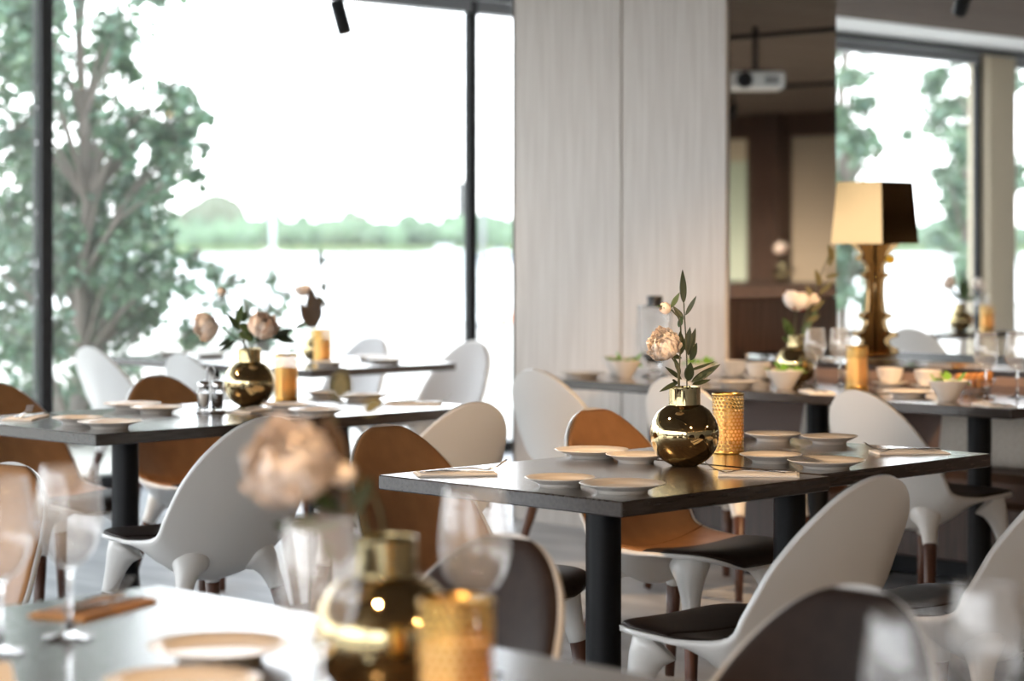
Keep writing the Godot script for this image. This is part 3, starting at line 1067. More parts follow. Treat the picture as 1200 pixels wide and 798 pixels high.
func build_outdoors() -> void:
	structure("ground_terrace", span(-40.0, 70.0, -0.3, -0.05, 10.12, 28.0), M.pavement)
	structure("ground_street", span(-60.0, 90.0, -0.3, -0.06, -60.0, 10.12), M.pavement)
	structure("ground_quay_wall", span(-40.0, 70.0, -3.0, -0.3, 27.6, 28.0), M.pavement)
	var wt := part(self, "water", box(Vector3(5200, 0.4, 2600), 0.01), M.water, Transform3D(facing(), F(0, -1.8, 1300 + 34)))
	wt.set_meta("kind", "structure")
	tag(wt, "pale open water beyond the terrace", "water")
	var land := part(self, "ground_far_shore", box(Vector3(2400, 3.0, 500), 0.5), M.far_grass, Transform3D(facing(), F(0, -1.4, 1005)))
	land.set_meta("kind", "structure")
	var r := RandomNumberGenerator.new()
	r.seed = 5
	# tree line on the far shore
	var sm := SphereMesh.new()
	sm.radius = 1.0
	sm.height = 2.0
	sm.radial_segments = 12
	sm.rings = 7
	var mm := MultiMesh.new()
	mm.transform_format = MultiMesh.TRANSFORM_3D
	mm.use_colors = true
	mm.mesh = sm
	mm.instance_count = 900
	for k in 900:
		var a := 765.0 + 130.0 * r.randf()
		var x := r.randf_range(-260.0, 260.0)
		var far := (a - 765.0) / 130.0
		var s := r.randf_range(2.2, 4.6)
		var top := 2.5 + 6.5 * far + (2.0 if absf(x + 40.0) < 70.0 else 0.0) - (3.0 if x > 5.0 and x < 60.0 else 0.0)
		mm.set_instance_transform(k, Transform3D(facing().scaled(Vector3(s, s * r.randf_range(0.8, 1.3), s)), F(x, r.randf_range(0.3, 1.0) * top, a)))
		var v := r.randf_range(0.7, 1.25)
		mm.set_instance_color(k, Color(0.1 * v, 0.165 * v, 0.085 * v))
	var line := MultiMeshInstance3D.new()
	line.name = "far_tree_line"
	line.multimesh = mm
	line.material_override = M.far_tree
	add_child(line)
	tag(line, "hazy green belt of trees along the opposite shore", "trees")
	line.set_meta("kind", "stuff")
	# hill
	var hill := SphereMesh.new()
	hill.radius = 1.0
	hill.height = 2.0
	var st := begin()
	var rows := []
	for i in 13:
		var th := PI / 2 * i / 12.0
		var q := PackedVector3Array()
		for j in 40:
			var ph := TAU * j / 40
			var k := 1.0 + 0.12 * sin(ph * 5.0 + th * 3.0) + 0.06 * sin(ph * 11.0)
			q.append(Vector3(cos(ph) * cos(th) * k * 17.0, sin(th) * 21.0 * (1.0 + 0.05 * sin(ph * 3.0)), sin(ph) * cos(th) * k * 17.0))
		rows.append(q)
	rows_to(st, rows)
	single("hill", done(st), M.far_hill, F(-122.0, 0.0, 910.0), "grey rounded hill behind the far trees", "hill")
	# far buildings
	building(F(-19.0, 0.0, 900.0), Vector3(7.0, 26.0, 9.0), M.far_tower, "slim tower on the far shore")
	building(F(-7.0, 0.0, 905.0), Vector3(8.0, 12.0, 9.0), M.far_rock, "low grey block beside the far tower")
	building(F(-42.0, 0.1, 872.0), Vector3(5.0, 11.0, 5.0), M.boat_white, "small white house among the far trees")
	building(F(-62.0, 0.1, 880.0), Vector3(9.0, 12.5, 6.0), M.far_rock, "long low grey building above the far trees")
	var fog := FogVolume.new()
	fog.name = "water_haze"
	fog.shape = RenderingServer.FOG_VOLUME_SHAPE_BOX
	fog.size = Vector3(900, 46, 560)
	fog.transform = Transform3D(facing(), F(0, 21.0, 460.0))
	var fm := FogMaterial.new()
	fm.density = 0.00012
	fm.albedo = Color(0.97, 0.98, 1.0)
	fog.material = fm
	add_child(fog)
	tag(fog, "thin pale haze hanging over the open water", "haze")
	fog.set_meta("kind", "stuff")
	# boats
	boat(F(-16.5, -1.6, 560.0), 11.0, 0.0, M.boat_white, "white motor yacht moored off the far shore")
	boat(F(-1.8, -1.6, 380.0), 8.0, 0.0, M.boat_blue, "small blue hulled boat on the water beside the window post")
	boat(F(-47.5, -1.6, 440.0), 7.0, 16.0, M.boat_white, "white sailing boat with one bare mast")
	# pole and lifebuoy on the quay
	var fp := thing("flagpole", "slim grey pole standing on the quay", "pole", F(-0.475, -0.05, 36.0))
	part(fp, "pole", tube([Vector3(0, 0, 0), Vector3(0, 4.1, 0)], [0.045, 0.03], 10), M.frame_grey)
	part(fp, "finial", lathe([[0, 4.08], [0.05, 4.1], [0.06, 4.15], [0.04, 4.2], [0, 4.21]], 12), M.frame_grey)
	part(fp, "foot", lathe([[0, 0], [0.12, 0], [0.12, 0.03], [0.05, 0.06], [0, 0.06]], 12), M.frame_grey)
	var lb := thing("lifebuoy", "orange lifebuoy hung on a short quay post", "lifebuoy", F(-0.14, -0.05, 36.0))
	part(lb, "post", tube([Vector3(0, 0, 0), Vector3(0, 0.34, 0)], [0.03], 8), M.frame_grey)
	var ringp := []
	for k in 25:
		var a := TAU * k / 24
		ringp.append(RIGHT * cos(a) * 0.1 + Vector3.UP * (0.17 + 0.1 * sin(a)) - AWAY * 0.07)
	part(lb, "ring", tube(ringp, [0.035], 10), M.orange)
	# trees near the window
	var t1 := [[150, 25, 40], [110, 55, 48], [60, 40, 58], [15, 60, 60], [95, 125, 50], [40, 150, 60], [145, 75, 26], [218, 112, 20], [224, 128, 16], [208, 150, 30], [190, 185, 36], [150, 170, 34], [222, 150, 18], [214, 200, 18], [120, 215, 52], [60, 230, 60], [5, 240, 60], [172, 245, 40], [198, 232, 24], [90, 300, 58], [150, 310, 48], [30, 320, 60], [190, 296, 34], [212, 330, 34], [250, 318, 16], [120, 380, 58], [60, 392, 60], [180, 370, 42], [5, 400, 60], [222, 385, 32], [130, 440, 50], [215, 430, 34], [20, -20, 70], [100, -30, 60], [165, -15, 36], [90, 480, 60], [20, 480, 60], [165, 490, 50], [-50, 100, 70], [-50, 300, 70], [60, -90, 70], [130, -90, 50], [70, 190, 50], [120, 265, 50], [235, 300, 14], [205, 118, 24], [226, 108, 12], [182, 150, 30], [160, 142, 28], [204, 172, 28], [226, 168, 12], [176, 210, 30], [212, 140, 22], [196, 130, 22], [215, 185, 20], [70, 90, 50], [60, 280, 50], [110, 340, 50], [30, 200, 50], [150, 345, 40]]
	make_tree(F(-2.913, -0.05, 15.0), 4.4, px_clusters(t1, 95.0, 173.0, 0.7, r, 3000.0), 0.075, Color(0.15, 0.235, 0.17), "tall leafy tree just outside the glass beside the black window post", 31)
	var t5 := []
	for k in 30:
		t5.append([r.randf_range(-110.0, 110.0), r.randf_range(-250.0, 420.0), r.randf_range(36.0, 60.0)])
	for p in [[5.2, 13.6], [1.6, 13.2], [-1.8, 13.8]]:  # unseen row, added to give the gold lamp and vases dark reflections
		make_tree(P(p[0], -0.05, p[1]), 4.4, px_clusters(t5, 0.0, 120.0, 0.7, r, 900.0), 0.09, Color(0.14, 0.22, 0.16), "unseen leafy tree added along the window front for reflections", 40 + int(p[0]), "added trees along the window front")
	var t2 := [[275, 335, 20], [318, 328, 18], [300, 362, 24], [262, 350, 20], [335, 350, 16], [285, 392, 26], [322, 388, 20], [300, 420, 30], [265, 420, 26], [330, 425, 24]]
	make_tree(F(-1.75, -0.05, 15.2), 1.0, px_clusters(t2, 300.0, 171.0, 0.25, r, 2200.0), 0.065, Color(0.14, 0.23, 0.16), "low sapling with sparse blue green leaves beside the tall tree", 32)
	var t3 := [[1110, 90, 24], [1130, 120, 24], [1100, 140, 20], [1120, 170, 26], [1140, 200, 24], [1112, 225, 22], [1095, 200, 14], [1130, 250, 26], [1108, 280, 20], [1140, 300, 26], [1118, 320, 20], [1150, 150, 24], [1150, 250, 24], [1165, 90, 24], [1120, 60, 26], [1145, 70, 26], [1150, 350, 26], [1170, 200, 26], [1170, 300, 26], [1135, 30, 30], [1135, -20, 34]]
	make_tree(F(4.9, -0.05, 24.0), 5.0, px_clusters(t3, 1130.0, 108.0, 0.9, r, 5000.0), 0.09, Color(0.19, 0.28, 0.21), "upright birch like tree beyond the window past the gold lamp", 33)
	var t4 := [[990, 90, 22], [975, 120, 24], [1000, 130, 18], [985, 165, 24], [1003, 190, 18], [975, 200, 24], [992, 220, 22], [1005, 165, 14], [975, 260, 26], [998, 265, 22], [985, 300, 24], [1005, 310, 20], [1040, 172, 9], [1058, 158, 8], [1028, 165, 10], [1072, 152, 7], [975, 60, 26], [995, 50, 20], [980, 340, 24], [1000, 350, 20], [965, 300, 26], [965, 150, 26], [1012, 290, 12], [985, 20, 28], [985, -30, 30]]
	make_tree(F(3.25, -0.05, 22.0), 4.6, px_clusters(t4, 982.0, 118.0, 0.8, r, 5000.0), 0.085, Color(0.18, 0.27, 0.2), "round leafed tree beyond the window beside the mirrored pillar", 34)

func building(at: Vector3, s: Vector3, m: Material, label: String) -> void:
	var o := thing("building", label, "building", at)
	o.basis = facing()
	part(o, "walls", box(s, 0.1, Vector3(0, s.y / 2, 0)), m)
	part(o, "roof", box(Vector3(s.x + 0.4, 0.5, s.z + 0.4), 0.1, Vector3(0, s.y + 0.25, 0)), M.far_rock)
	var fl := int(s.y / 3.2)
	for k in maxi(fl, 1):
		part(o, "window_band", box(Vector3(s.x * 0.86, minf(1.3, s.y * 0.3), 0.2), 0.02, Vector3(0, (k + 0.55) * s.y / maxi(fl, 1), s.z / 2 + 0.05)), M.far_glass)

func boat(at: Vector3, l: float, mast: float, m: Material, label: String) -> void:
	var o := thing("boat", label, "boat", at)
	o.basis = facing()
	var rows := []
	for i in 11:
		var f := i / 10.0
		var w := l * 0.15 * pow(sin(PI * clampf(f * 0.62 + 0.38, 0, 1)), 0.7) + 0.01
		var y := l * (0.1 + 0.05 * f * f)
		var q := PackedVector3Array()
		for p in [[-1.0, 1.0], [-0.9, 0.5], [-0.45, 0.0], [0.45, 0.0], [0.9, 0.5], [1.0, 1.0]]:
			q.append(Vector3((f - 0.5) * l, y * p[1] - 0.02 * l, w * p[0]))
		if i == 0 or i == 10:
			var c := PackedVector3Array()
			for j in 6:
				c.append((q[0] + q[5]) / 2.0)
			if i == 0:
				rows.append(c)
				rows.append(q)
			else:
				rows.append(q)
				rows.append(c)
		else:
			rows.append(q)
	var st := begin()
	closed_rows(st, rows)
	part(o, "hull", done(st), m)
	part(o, "cabin", box(Vector3(l * 0.4, l * 0.12, l * 0.18), 0.1, Vector3(-l * 0.05, l * 0.15, 0)), M.boat_white)
	if mast > 0.0:
		part(o, "mast", tube([Vector3(0, l * 0.1, 0), Vector3(0, mast, 0)], [0.35, 0.25], 8), M.boat_white)
	else:
		part(o, "wheelhouse", box(Vector3(l * 0.2, l * 0.1, l * 0.14), 0.08, Vector3(-l * 0.05, l * 0.25, 0)), M.far_glass)

# ---------------------------------------------------------------- furniture
func turn_of(fx: float, fb: float) -> float:
	return atan2(fx, -fb)

func build_furniture() -> void:
	make_table(1.42, 2.22, 1.1, 3.06, true, "long dark table set with tall wine glasses, lantern and foliage vase", [Vector3(0, 0, -0.6), Vector3(0, 0, 0.6)])
	make_table(3.66, 4.425, 3.315, 4.13, false, "small dark table carrying the gold vase with slender leafy branch")
	make_table(4.447, 5.21, 3.36, 4.15, false, "small dark table carrying a perforated candle lantern and four plates")
	make_table(3.83, 4.65, 5.6, 6.46, false, "small dark table with the salt and pepper holder")
	make_table(4.662, 5.48, 5.6, 6.46, false, "small dark table with vase of two peonies and lantern")
	make_table(6.65, 7.4, 4.21, 4.95, true, "dark table by the banquette with bread and salad bowl")
	make_table(6.75, 7.5, 5.0, 5.8, true, "dark table by the banquette with peony vase and lantern")
	make_table(6.75, 7.5, 5.83, 6.65, true, "dark table against the pale pillar with glass dispenser")
	make_table(6.46, 7.36, 7.74, 9.4, true, "long table close to the big window", [Vector3(0, 0, -0.5), Vector3(0, 0, 0.5)])
	make_table(11.9, 12.75, 7.95, 8.85, true, "table beyond the low partition with vase and candle")
	var tan_ := make_chair("tan leather and white shell chair pulled to table with perforated lantern", M.leather_tan, M.leather_dark)
	tan_.position = P(4.9, 0, 4.2)
	tan_.rotation.y = turn_of(0, -1)
	copy(tan_, P(4.06, 0, 4.19), turn_of(0.03, -1), "tan leather chair across from napkin at leafy branch table")
	copy(tan_, P(4.96, 0, 6.5), turn_of(0.0, -1), "tan leather chair behind the two peony vase table")
	copy(tan_, P(4.3, 0, 6.55), turn_of(0.05, -1), "tan leather chair behind table with salt and pepper holder")
	copy(tan_, P(2.4, 0, 4.3), turn_of(-1, -0.15), "tan leather chair seen through the two tall wine glasses")
	var dark := make_chair("white shell chair with black seat turned from salt and pepper table", M.leather_dark, M.leather_dark)
	dark.position = P(4.02, 0, 5.35)
	dark.rotation.y = turn_of(0.05, 1)
	copy(dark, P(4.85, 0, 5.35), turn_of(0.05, 1), "white shell chair turned to the two peony vase table")
	copy(dark, P(3.92, 0, 3.16), turn_of(0.02, 1), "white shell chair with black seat turned from leafy branch table")
	copy(dark, P(4.52, 0, 3.0), turn_of(0.02, 1), "white shell chair with black seat at the lantern table")
	copy(dark, P(2.27, 0, 1.93), turn_of(-1, 0.05), "dark brown padded chair at the glasses-only end of long table")
	copy(dark, P(2.32, 0, 2.68), turn_of(-1, 0.0), "dark brown padded chair beside gold vase and lantern of long table")
	copy(dark, P(6.6, 0, 6.12), turn_of(1, 0.0), "white shell chair backing on at glass dispenser table")
	copy(dark, P(6.6, 0, 5.4), turn_of(1, 0.0), "white shell chair behind the slender leafy branch")
	copy(dark, P(6.5, 0, 4.45), turn_of(1, -0.12), "white shell chair turned to bread and salad table")
	copy(dark, P(6.45, 0, 8.97), turn_of(1, 0.0), "white shell chair at window table, against green leaves", "white chairs at the window table")
	copy(dark, P(6.35, 0, 8.1), turn_of(1, 0.0), "white shell chair at window table, behind salt and pepper holder", "white chairs at the window table")
	copy(dark, P(11.25, 0, 7.7), turn_of(1, 0.3), "white shell chair just beyond the low partition and lamp")
	copy(dark, P(12.3, 0, 7.5), turn_of(0, 1), "white shell chair at the vase table beyond the partition")
	var grey := make_chair("grey padded white shell chair beside the slim right window post", M.leather_grey, M.leather_grey)
	grey.position = P(7.5, 0, 8.13)
	grey.rotation.y = turn_of(-1, 0)
	copy(grey, P(7.5, 0, 8.9), turn_of(-1, 0.0), "grey padded white shell chair nearest the water view")
	# banquette, cushions and the ledge behind it
	var bq := thing("banquette", "brown leather banquette with mauve back along the partition", "bench", P(7.39, 0, 3.6))
	part(bq, "plinth", box(Vector3(0.2, 0.1, 5.1), 0.004, Vector3(0.1, 0.05, 0)), M.black_metal)
	part(bq, "seat_box", box(Vector3(0.38, 0.22, 5.1), 0.006, Vector3(0.01, 0.21, 0)), M.dark_veneer)
	for k in 4:
		part(bq, "seat_cushion", box(Vector3(0.4, 0.13, 1.265), 0.03, Vector3(0.0, 0.385, -1.9125 + k * 1.275)), M.bench_leather)
		part(bq, "back_cushion", box(Vector3(0.09, 0.34, 1.265), 0.03, Vector3(0.16, 0.622, -1.9125 + k * 1.275)), M.bench_back)
	var pt := thing("partition", "low dark partition with black ledge behind the banquette", "partition", P(7.86, 0, 3.6))
	part(pt, "body", box(Vector3(0.48, 0.815, 5.1), 0.004, Vector3(0, 0.4075, 0)), M.dark_veneer)
	part(pt, "ledge", box(Vector3(0.52, 0.025, 5.12), 0.004, Vector3(0, 0.8275, 0)), M.black_metal)
	part(pt, "metal_trim", box(Vector3(0.008, 0.03, 5.12), 0.002, Vector3(-0.265, 0.826, 0)), M.chrome)
	part(pt, "metal_trim", box(Vector3(0.008, 0.03, 5.12), 0.002, Vector3(0.265, 0.826, 0)), M.chrome)
	var pil := pillow_mesh()
	for p in [[7.41, 4.78, 0.1, "cream striped cushion leaning under the bread and salad table"], [7.41, 5.5, -0.15, "pale cushion leaning under the peony vase table"], [7.41, 4.3, 0.05, "cream striped cushion beside the salad table leg"]]:
		var c := single("cushion", pil, M.cushion, P(p[0], 0.578, p[1]), p[3], "cushion", "cushions on the banquette")
		c.basis = Basis(Vector3.UP, p[2]) * Basis(Vector3(0, 0, 1), -0.16)
	# sideboard on the far side, seen in the pillar's mirror
	var sb := thing("sideboard", "dark wooden sideboard against the far wall", "sideboard", P(17.9, 0, -1.0))
	part(sb, "carcass", box(Vector3(0.5, 0.86, 3.0), 0.006, Vector3(0, 0.47, 0)), M.dark_veneer)
	part(sb, "top", box(Vector3(0.54, 0.03, 3.04), 0.004, Vector3(0, 0.915, 0)), M.table_wood_across)
	part(sb, "plinth", box(Vector3(0.44, 0.04, 2.9), 0.004, Vector3(0, 0.02, 0)), M.black_metal)
	for k in 4:
		var d := part(sb, "door", box(Vector3(0.02, 0.8, 0.73), 0.003, Vector3(-0.262, 0.47, -1.11 + k * 0.74)), M.dark_veneer)
		part(d, "handle", box(Vector3(0.015, 0.14, 0.012), 0.003, Vector3(-0.28, 0.6, -1.11 + k * 0.74 + 0.3)), M.steel)

func pillow_mesh() -> ArrayMesh:
	var st := begin()
	var rows := []
	for i in 15:
		var th := -PI / 2 + PI * i / 14.0
		var q := PackedVector3Array()
		for j in 40:
			var ph := TAU * j / 40
			var c := cos(ph)
			var s := sin(ph)
			var e := 0.34
			var x := signf(c) * pow(absf(c), e)
			var y := signf(s) * pow(absf(s), e)
			var k := pow(cos(th), 0.55) if absf(cos(th)) > 1e-6 else 0.0
			q.append(Vector3(0.05 * sin(th) + 0.003 * sin(y * 26.0) * cos(th), 0.128 * y * k, 0.215 * x * k))
		rows.append(q)
	closed_rows(st, rows)
	return done(st)

# ---------------------------------------------------------------- things on the tables
func build_tableware() -> void:
	make_ware()
	var t1 := "on the leafy branch table"
	plate(4.363, 4.06, 1.0, "white side plate behind the gold vase, beside a smaller plate", "")
	plate(4.345, 3.885, 0.8, "small white bread plate touching the gold branch vase", "")
	plate(3.79, 3.63, 0.84, "small white bread plate beside a larger one at leafy table corner", "")
	plate(3.8, 3.44, 1.0, "white side plate at the corner of leafy branch table", "")
	plate(5.106, 4.03, 0.82, "white bread plate behind lantern, at far table end", "bread plates of the lantern table")
	plate(5.148, 3.86, 0.82, "white bread plate beside fork and napkin of lantern table end", "bread plates of the lantern table")
	plate(4.592, 3.633, 0.82, "white bread plate in front of the gold candle lantern", "")
	plate(4.576, 3.44, 1.0, "white side plate at the corner of lantern table", "")
	plate(4.012, 5.965, 0.82, "small plate beside a larger one at salt and pepper table corner", "")
	plate(3.995, 5.763, 1.0, "white side plate overhanging corner of salt and pepper table", "")
	plate(4.5, 6.36, 1.0, "white side plate behind the salt and pepper holder", "")
	plate(4.46, 6.16, 0.9, "white plate just beside the salt and pepper holder", "")
	plate(4.866, 5.95, 0.95, "white side plate in front of the two peony vase", "")
	plate(4.78, 5.7, 1.0, "white side plate between tall foliage branch and two peony vase", "")
	plate(5.36, 6.34, 0.85, "small white plate at far end of two peony table", "plates at the far end of the two peony table")
	plate(5.36, 6.13, 1.0, "white side plate at the far end of two peony table", "plates at the far end of the two peony table")
	plate(6.78, 9.22, 1.0, "white plate on the window table against green leaves", "plates on the window table")
	plate(6.83, 8.98, 1.0, "white plate on the window table beside peony bud", "plates on the window table")
	plate(7.1, 7.95, 1.0, "white side plate midway along window table end", "plates at the window table end")
	plate(7.22, 8.2, 0.9, "white plate before the grey padded chair by window post", "plates at the window table end")
	plate(6.72, 7.93, 0.9, "white plate at the window table corner by small gold vase", "plates at the window table end")
	plate(1.88, 2.45, 1.0, "side plate between tall wine glass and gold vase of long table", "")
	plate(1.69, 2.28, 1.0, "side plate beside cutlery and wine glass of long table", "")
	plate(6.93, 6.5, 1.0, "white plate at the end of glass dispenser table", "")
	plate(6.935, 5.66, 1.0, "white plate beside the bowl on the peony vase table", "")
	plate(6.94, 4.83, 1.0, "white plate beside the salad bowl on bread table", "")
	setting(3.8, 4.0, -36, "on the leafy branch table")
	setting(4.32, 3.455, 128, "at the joint of leafy branch and lantern tables")
	setting(5.07, 3.53, 142, "at the end of the lantern table")
	setting(4.02, 6.28, 40, "at the far corner of salt and pepper table")
	setting(5.36, 5.86, -50, "at the end of two peony table")
	setting(4.74, 6.0, 20, "between salt holder and two peony vase")
	setting(2.0, 2.93, 20, "on the long wine glass table", M.board)
	setting(1.56, 2.56, 60, "at the edge of the long wine glass table")
	setting(6.75, 4.34, 50, "on the bread and salad table")
	setting(6.86, 5.2, 50, "on the peony vase and lantern table")
	vase(4.372, 3.741, 1.0, "round gold mirrored vase holding a slender leafy branch")
	vase(4.875, 6.184, 1.0, "round gold mirrored vase holding two open peonies")
	vase(1.866, 2.094, 1.0, "round gold vase among the wine glasses of the long table")
	vase(7.3, 5.64, 0.96, "round gold vase below the baroque gold lamp")
	vase(6.95, 8.3, 0.75, "small gold vase on the window table")
	vase(12.35, 8.2, 0.9, "small gold vase on the table beyond the partition")
	candle(4.717, 3.88, "perforated gold candle lantern beside the leafy branch vase")
	candle(5.185, 6.36, "perforated gold candle lantern beside the two peony vase")
	candle(1.762, 1.853, "perforated gold candle lantern on the long wine glass table")
	candle(7.23, 5.285, "perforated gold candle lantern below the baroque gold lamp")
	candle(12.55, 8.12, "gold candle lantern on the table beyond the partition")
	candle(6.85, 8.13, "gold candle lantern on the window table")
	wine_glass(1.828, 2.74, 1.03, "tall clear wine glass in front of tan chair", "tall wine glasses by the tan chair")
	wine_glass(1.694, 2.711, 1.0, "tall clear wine glass beside the loose fork and napkin", "tall wine glasses by the tan chair")
	wine_glass(1.68, 2.0, 1.02, "clear wine glass between peony and plate on long table", "wine glasses around the gold vase")
	wine_glass(2.05, 2.12, 1.02, "clear wine glass between gold vase and dark brown chair", "wine glasses around the gold vase")
	wine_glass(1.79, 1.25, 0.88, "clear glass farthest from dark brown chair at long table end", "glasses at the long table end")
	wine_glass(2.06, 1.335, 0.84, "clear glass closest to dark brown chair at long table end", "glasses at the long table end")
	wine_glass(1.98, 1.17, 0.86, "clear glass at the very corner of long table", "glasses at the long table end")
	wine_glass(7.2, 5.47, 0.95, "clear wine glass nearer the bowl of greens, below gold lamp", "wine glasses below the gold lamp")
	wine_glass(7.3, 5.42, 0.95, "clear wine glass nearer the lamp ledge, below gold lamp", "wine glasses below the gold lamp")
	wine_glass(7.098, 4.6, 1.0, "clear wine glass nearest the salad bowl", "wine glasses by the bread")
	wine_glass(7.17, 4.51, 1.0, "clear wine glass next to the tall water glasses", "wine glasses by the bread")
	wine_glass(12.6, 8.4, 0.95, "clear wine glass on the table beyond the partition", "far wine glasses")
	wine_glass(12.68, 8.25, 0.95, "clear wine glass on the table beyond the partition", "far wine glasses")
	for p in [[7.22, 4.42], [7.08, 4.33]]:
		var o := single("water_glass", ware.tumbler, M.glass, P(p[0], TOP, p[1]), "tall straight water glass on the bread and salad table", "glass", "water glasses by the bread")
		o.scale = Vector3(1, 1.35, 1)
	coffee_cup(7.41, 6.06, 0.7, "white cup beside the mirrored pillar")
	coffee_cup(7.36, 5.89, 2.4, "white cup between mirrored pillar and gold vase")
	coffee_cup(7.42, 5.26, 0.3, "white cup beside the lantern below gold lamp")
	coffee_cup(7.41, 5.07, 1.1, "white cup next to the bread basket")
	salad_bowl(7.05, 6.37, 1.0, "white conical bowl of green salad beside glass dispenser")
	salad_bowl(7.22, 6.56, 1.0, "white conical bowl behind the green salad bowl", false)
	salad_bowl(7.2, 6.08, 0.9, "white bowl of salad behind the slender branch")
	salad_bowl(6.95, 5.43, 1.0, "white bowl of greens in front of gold vase")
	salad_bowl(6.85, 4.6, 1.0, "white conical salad bowl at the edge of bread table")
	salad_bowl(7.4, 5.42, 0.7, "small white bowl behind lantern below gold lamp")
	# bread basket
	var bk := thing("bread_basket", "wire basket of sliced brown bread by the banquette", "basket", P(7.29, TOP, 4.78))
	for k in 5:
		var q := []
		var rr := 0.055 + 0.006 * k
		for j in 25:
			var a := TAU * j / 24
			q.append(Vector3(rr * cos(a) * 1.15, 0.003 + 0.012 * k, rr * sin(a)))
		part(bk, "wire", tube(q, [0.0025], 6), M.chrome)
	for k in 12:
		var a := TAU * k / 12
		part(bk, "wire", tube([Vector3(0.055 * cos(a) * 1.15, 0.003, 0.055 * sin(a)), Vector3(0.079 * cos(a) * 1.15, 0.051, 0.079 * sin(a))], [0.002], 5), M.chrome)
	part(bk, "floor_wire", box(Vector3(0.09, 0.003, 0.08), 0.001, Vector3(0, 0.003, 0)), M.chrome)
	for k in 4:
		var b := single("bread_slice", box(Vector3(0.1, 0.06, 0.02), 0.009), M.bread, P(7.29, TOP + 0.042, 4.78) + Vector3(0.004 * k - 0.006, 0.003 * k, (k - 1.5) * 0.03), "slice of brown bread standing in the wire basket", "bread", "bread slices in the basket")
		b.rotation = Vector3(0.12, 0.0, 0.05 * k - 0.1)
	# salt and pepper holder
	var sp := thing("condiment_holder", "chrome salt and pepper holder with loop handle", "condiment holder", P(4.6, TOP, 6.045))
	part(sp, "tray", lathe([[0, 0], [0.05, 0], [0.052, 0.002], [0.052, 0.008], [0.05, 0.01], [0, 0.008]], 32), M.chrome)
	var loop := []
	loop.append(Vector3(0, 0.005, 0))
	for k in 13:
		var a := PI - PI * k / 12
		loop.append(RIGHT * 0.013 * cos(a) + Vector3.UP * (0.145 + 0.013 * sin(a)) + (Vector3.ZERO))
	loop.append(Vector3(0.001, 0.006, 0.001))
	loop[0] = RIGHT * -0.013 + Vector3.UP * 0.008
	loop[loop.size() - 1] = RIGHT * 0.013 + Vector3.UP * 0.008
	part(sp, "loop_handle", tube(loop, [0.0022], 8), M.chrome)
	for k in 2:
		var s := -1.0 if k == 0 else 1.0
		var at := P(4.6, TOP + 0.0095, 6.045) + RIGHT * 0.0235 * s - AWAY * 0.012
		var sh := thing("salt_shaker" if k == 0 else "pepper_shaker", "glass salt shaker with chrome cap in the holder" if k == 0 else "glass pepper shaker with chrome cap in the holder", "shaker", at)
		part(sh, "glass_body", lathe([[0, 0.0], [0.019, 0.0], [0.02, 0.002], [0.02, 0.068], [0.0165, 0.076], [0.0155, 0.076], [0.0185, 0.067], [0.0185, 0.004], [0, 0.004]], 24), M.glass)
		part(sh, "contents", lathe([[0, 0.0045], [0.018, 0.0045], [0.0182, 0.006], [0.0182, 0.052], [0.017, 0.054], [0, 0.055]], 20), M.salt if k == 0 else M.pepper)
		part(sh, "cap", lathe([[0.0145, 0.074], [0.02, 0.074], [0.0205, 0.076], [0.0205, 0.094], [0.018, 0.099], [0.01, 0.101], [0, 0.1015]], 24), M.chrome)
	# tall glass dispenser
	var jg := thing("glass_dispenser", "tall clear glass dispenser with black lid before the pale pillar", "dispenser", P(7.2, TOP, 6.33))
	part(jg, "vessel", lathe([[0, 0.0], [0.06, 0.0], [0.062, 0.002], [0.06, 0.006], [0.03, 0.014], [0.024, 0.03], [0.032, 0.06], [0.06, 0.1], [0.07, 0.14], [0.074, 0.3], [0.0745, 0.303], [0.0735, 0.304], [0.071, 0.3], [0.067, 0.142], [0.057, 0.103], [0.03, 0.068], [0, 0.062]], 40), M.glass)
	part(jg, "lid", lathe([[0, 0.298], [0.03, 0.298], [0.031, 0.3], [0.034, 0.345], [0.032, 0.348], [0, 0.348]], 24), M.plastic_black)
	part(jg, "lid_rim", lathe([[0.03, 0.3], [0.076, 0.3045], [0.077, 0.306], [0.076, 0.308], [0.03, 0.308]], 32), M.chrome)

# ---------------------------------------------------------------- flowers in the vases
func pxleaves(list: Array, u0: float, v0: float, k: float, m: String) -> Array:
	var out := []
	for l in list:
		var dz: float = l[5] if l.size() > 5 else 0.0
		out.append([[(l[0] - u0) / k, (v0 - l[1]) / k, 0.0], [(l[2] - u0) / k, (v0 - l[3]) / k, dz], l[4] / k, l[6] if l.size() > 6 else m])
	return out

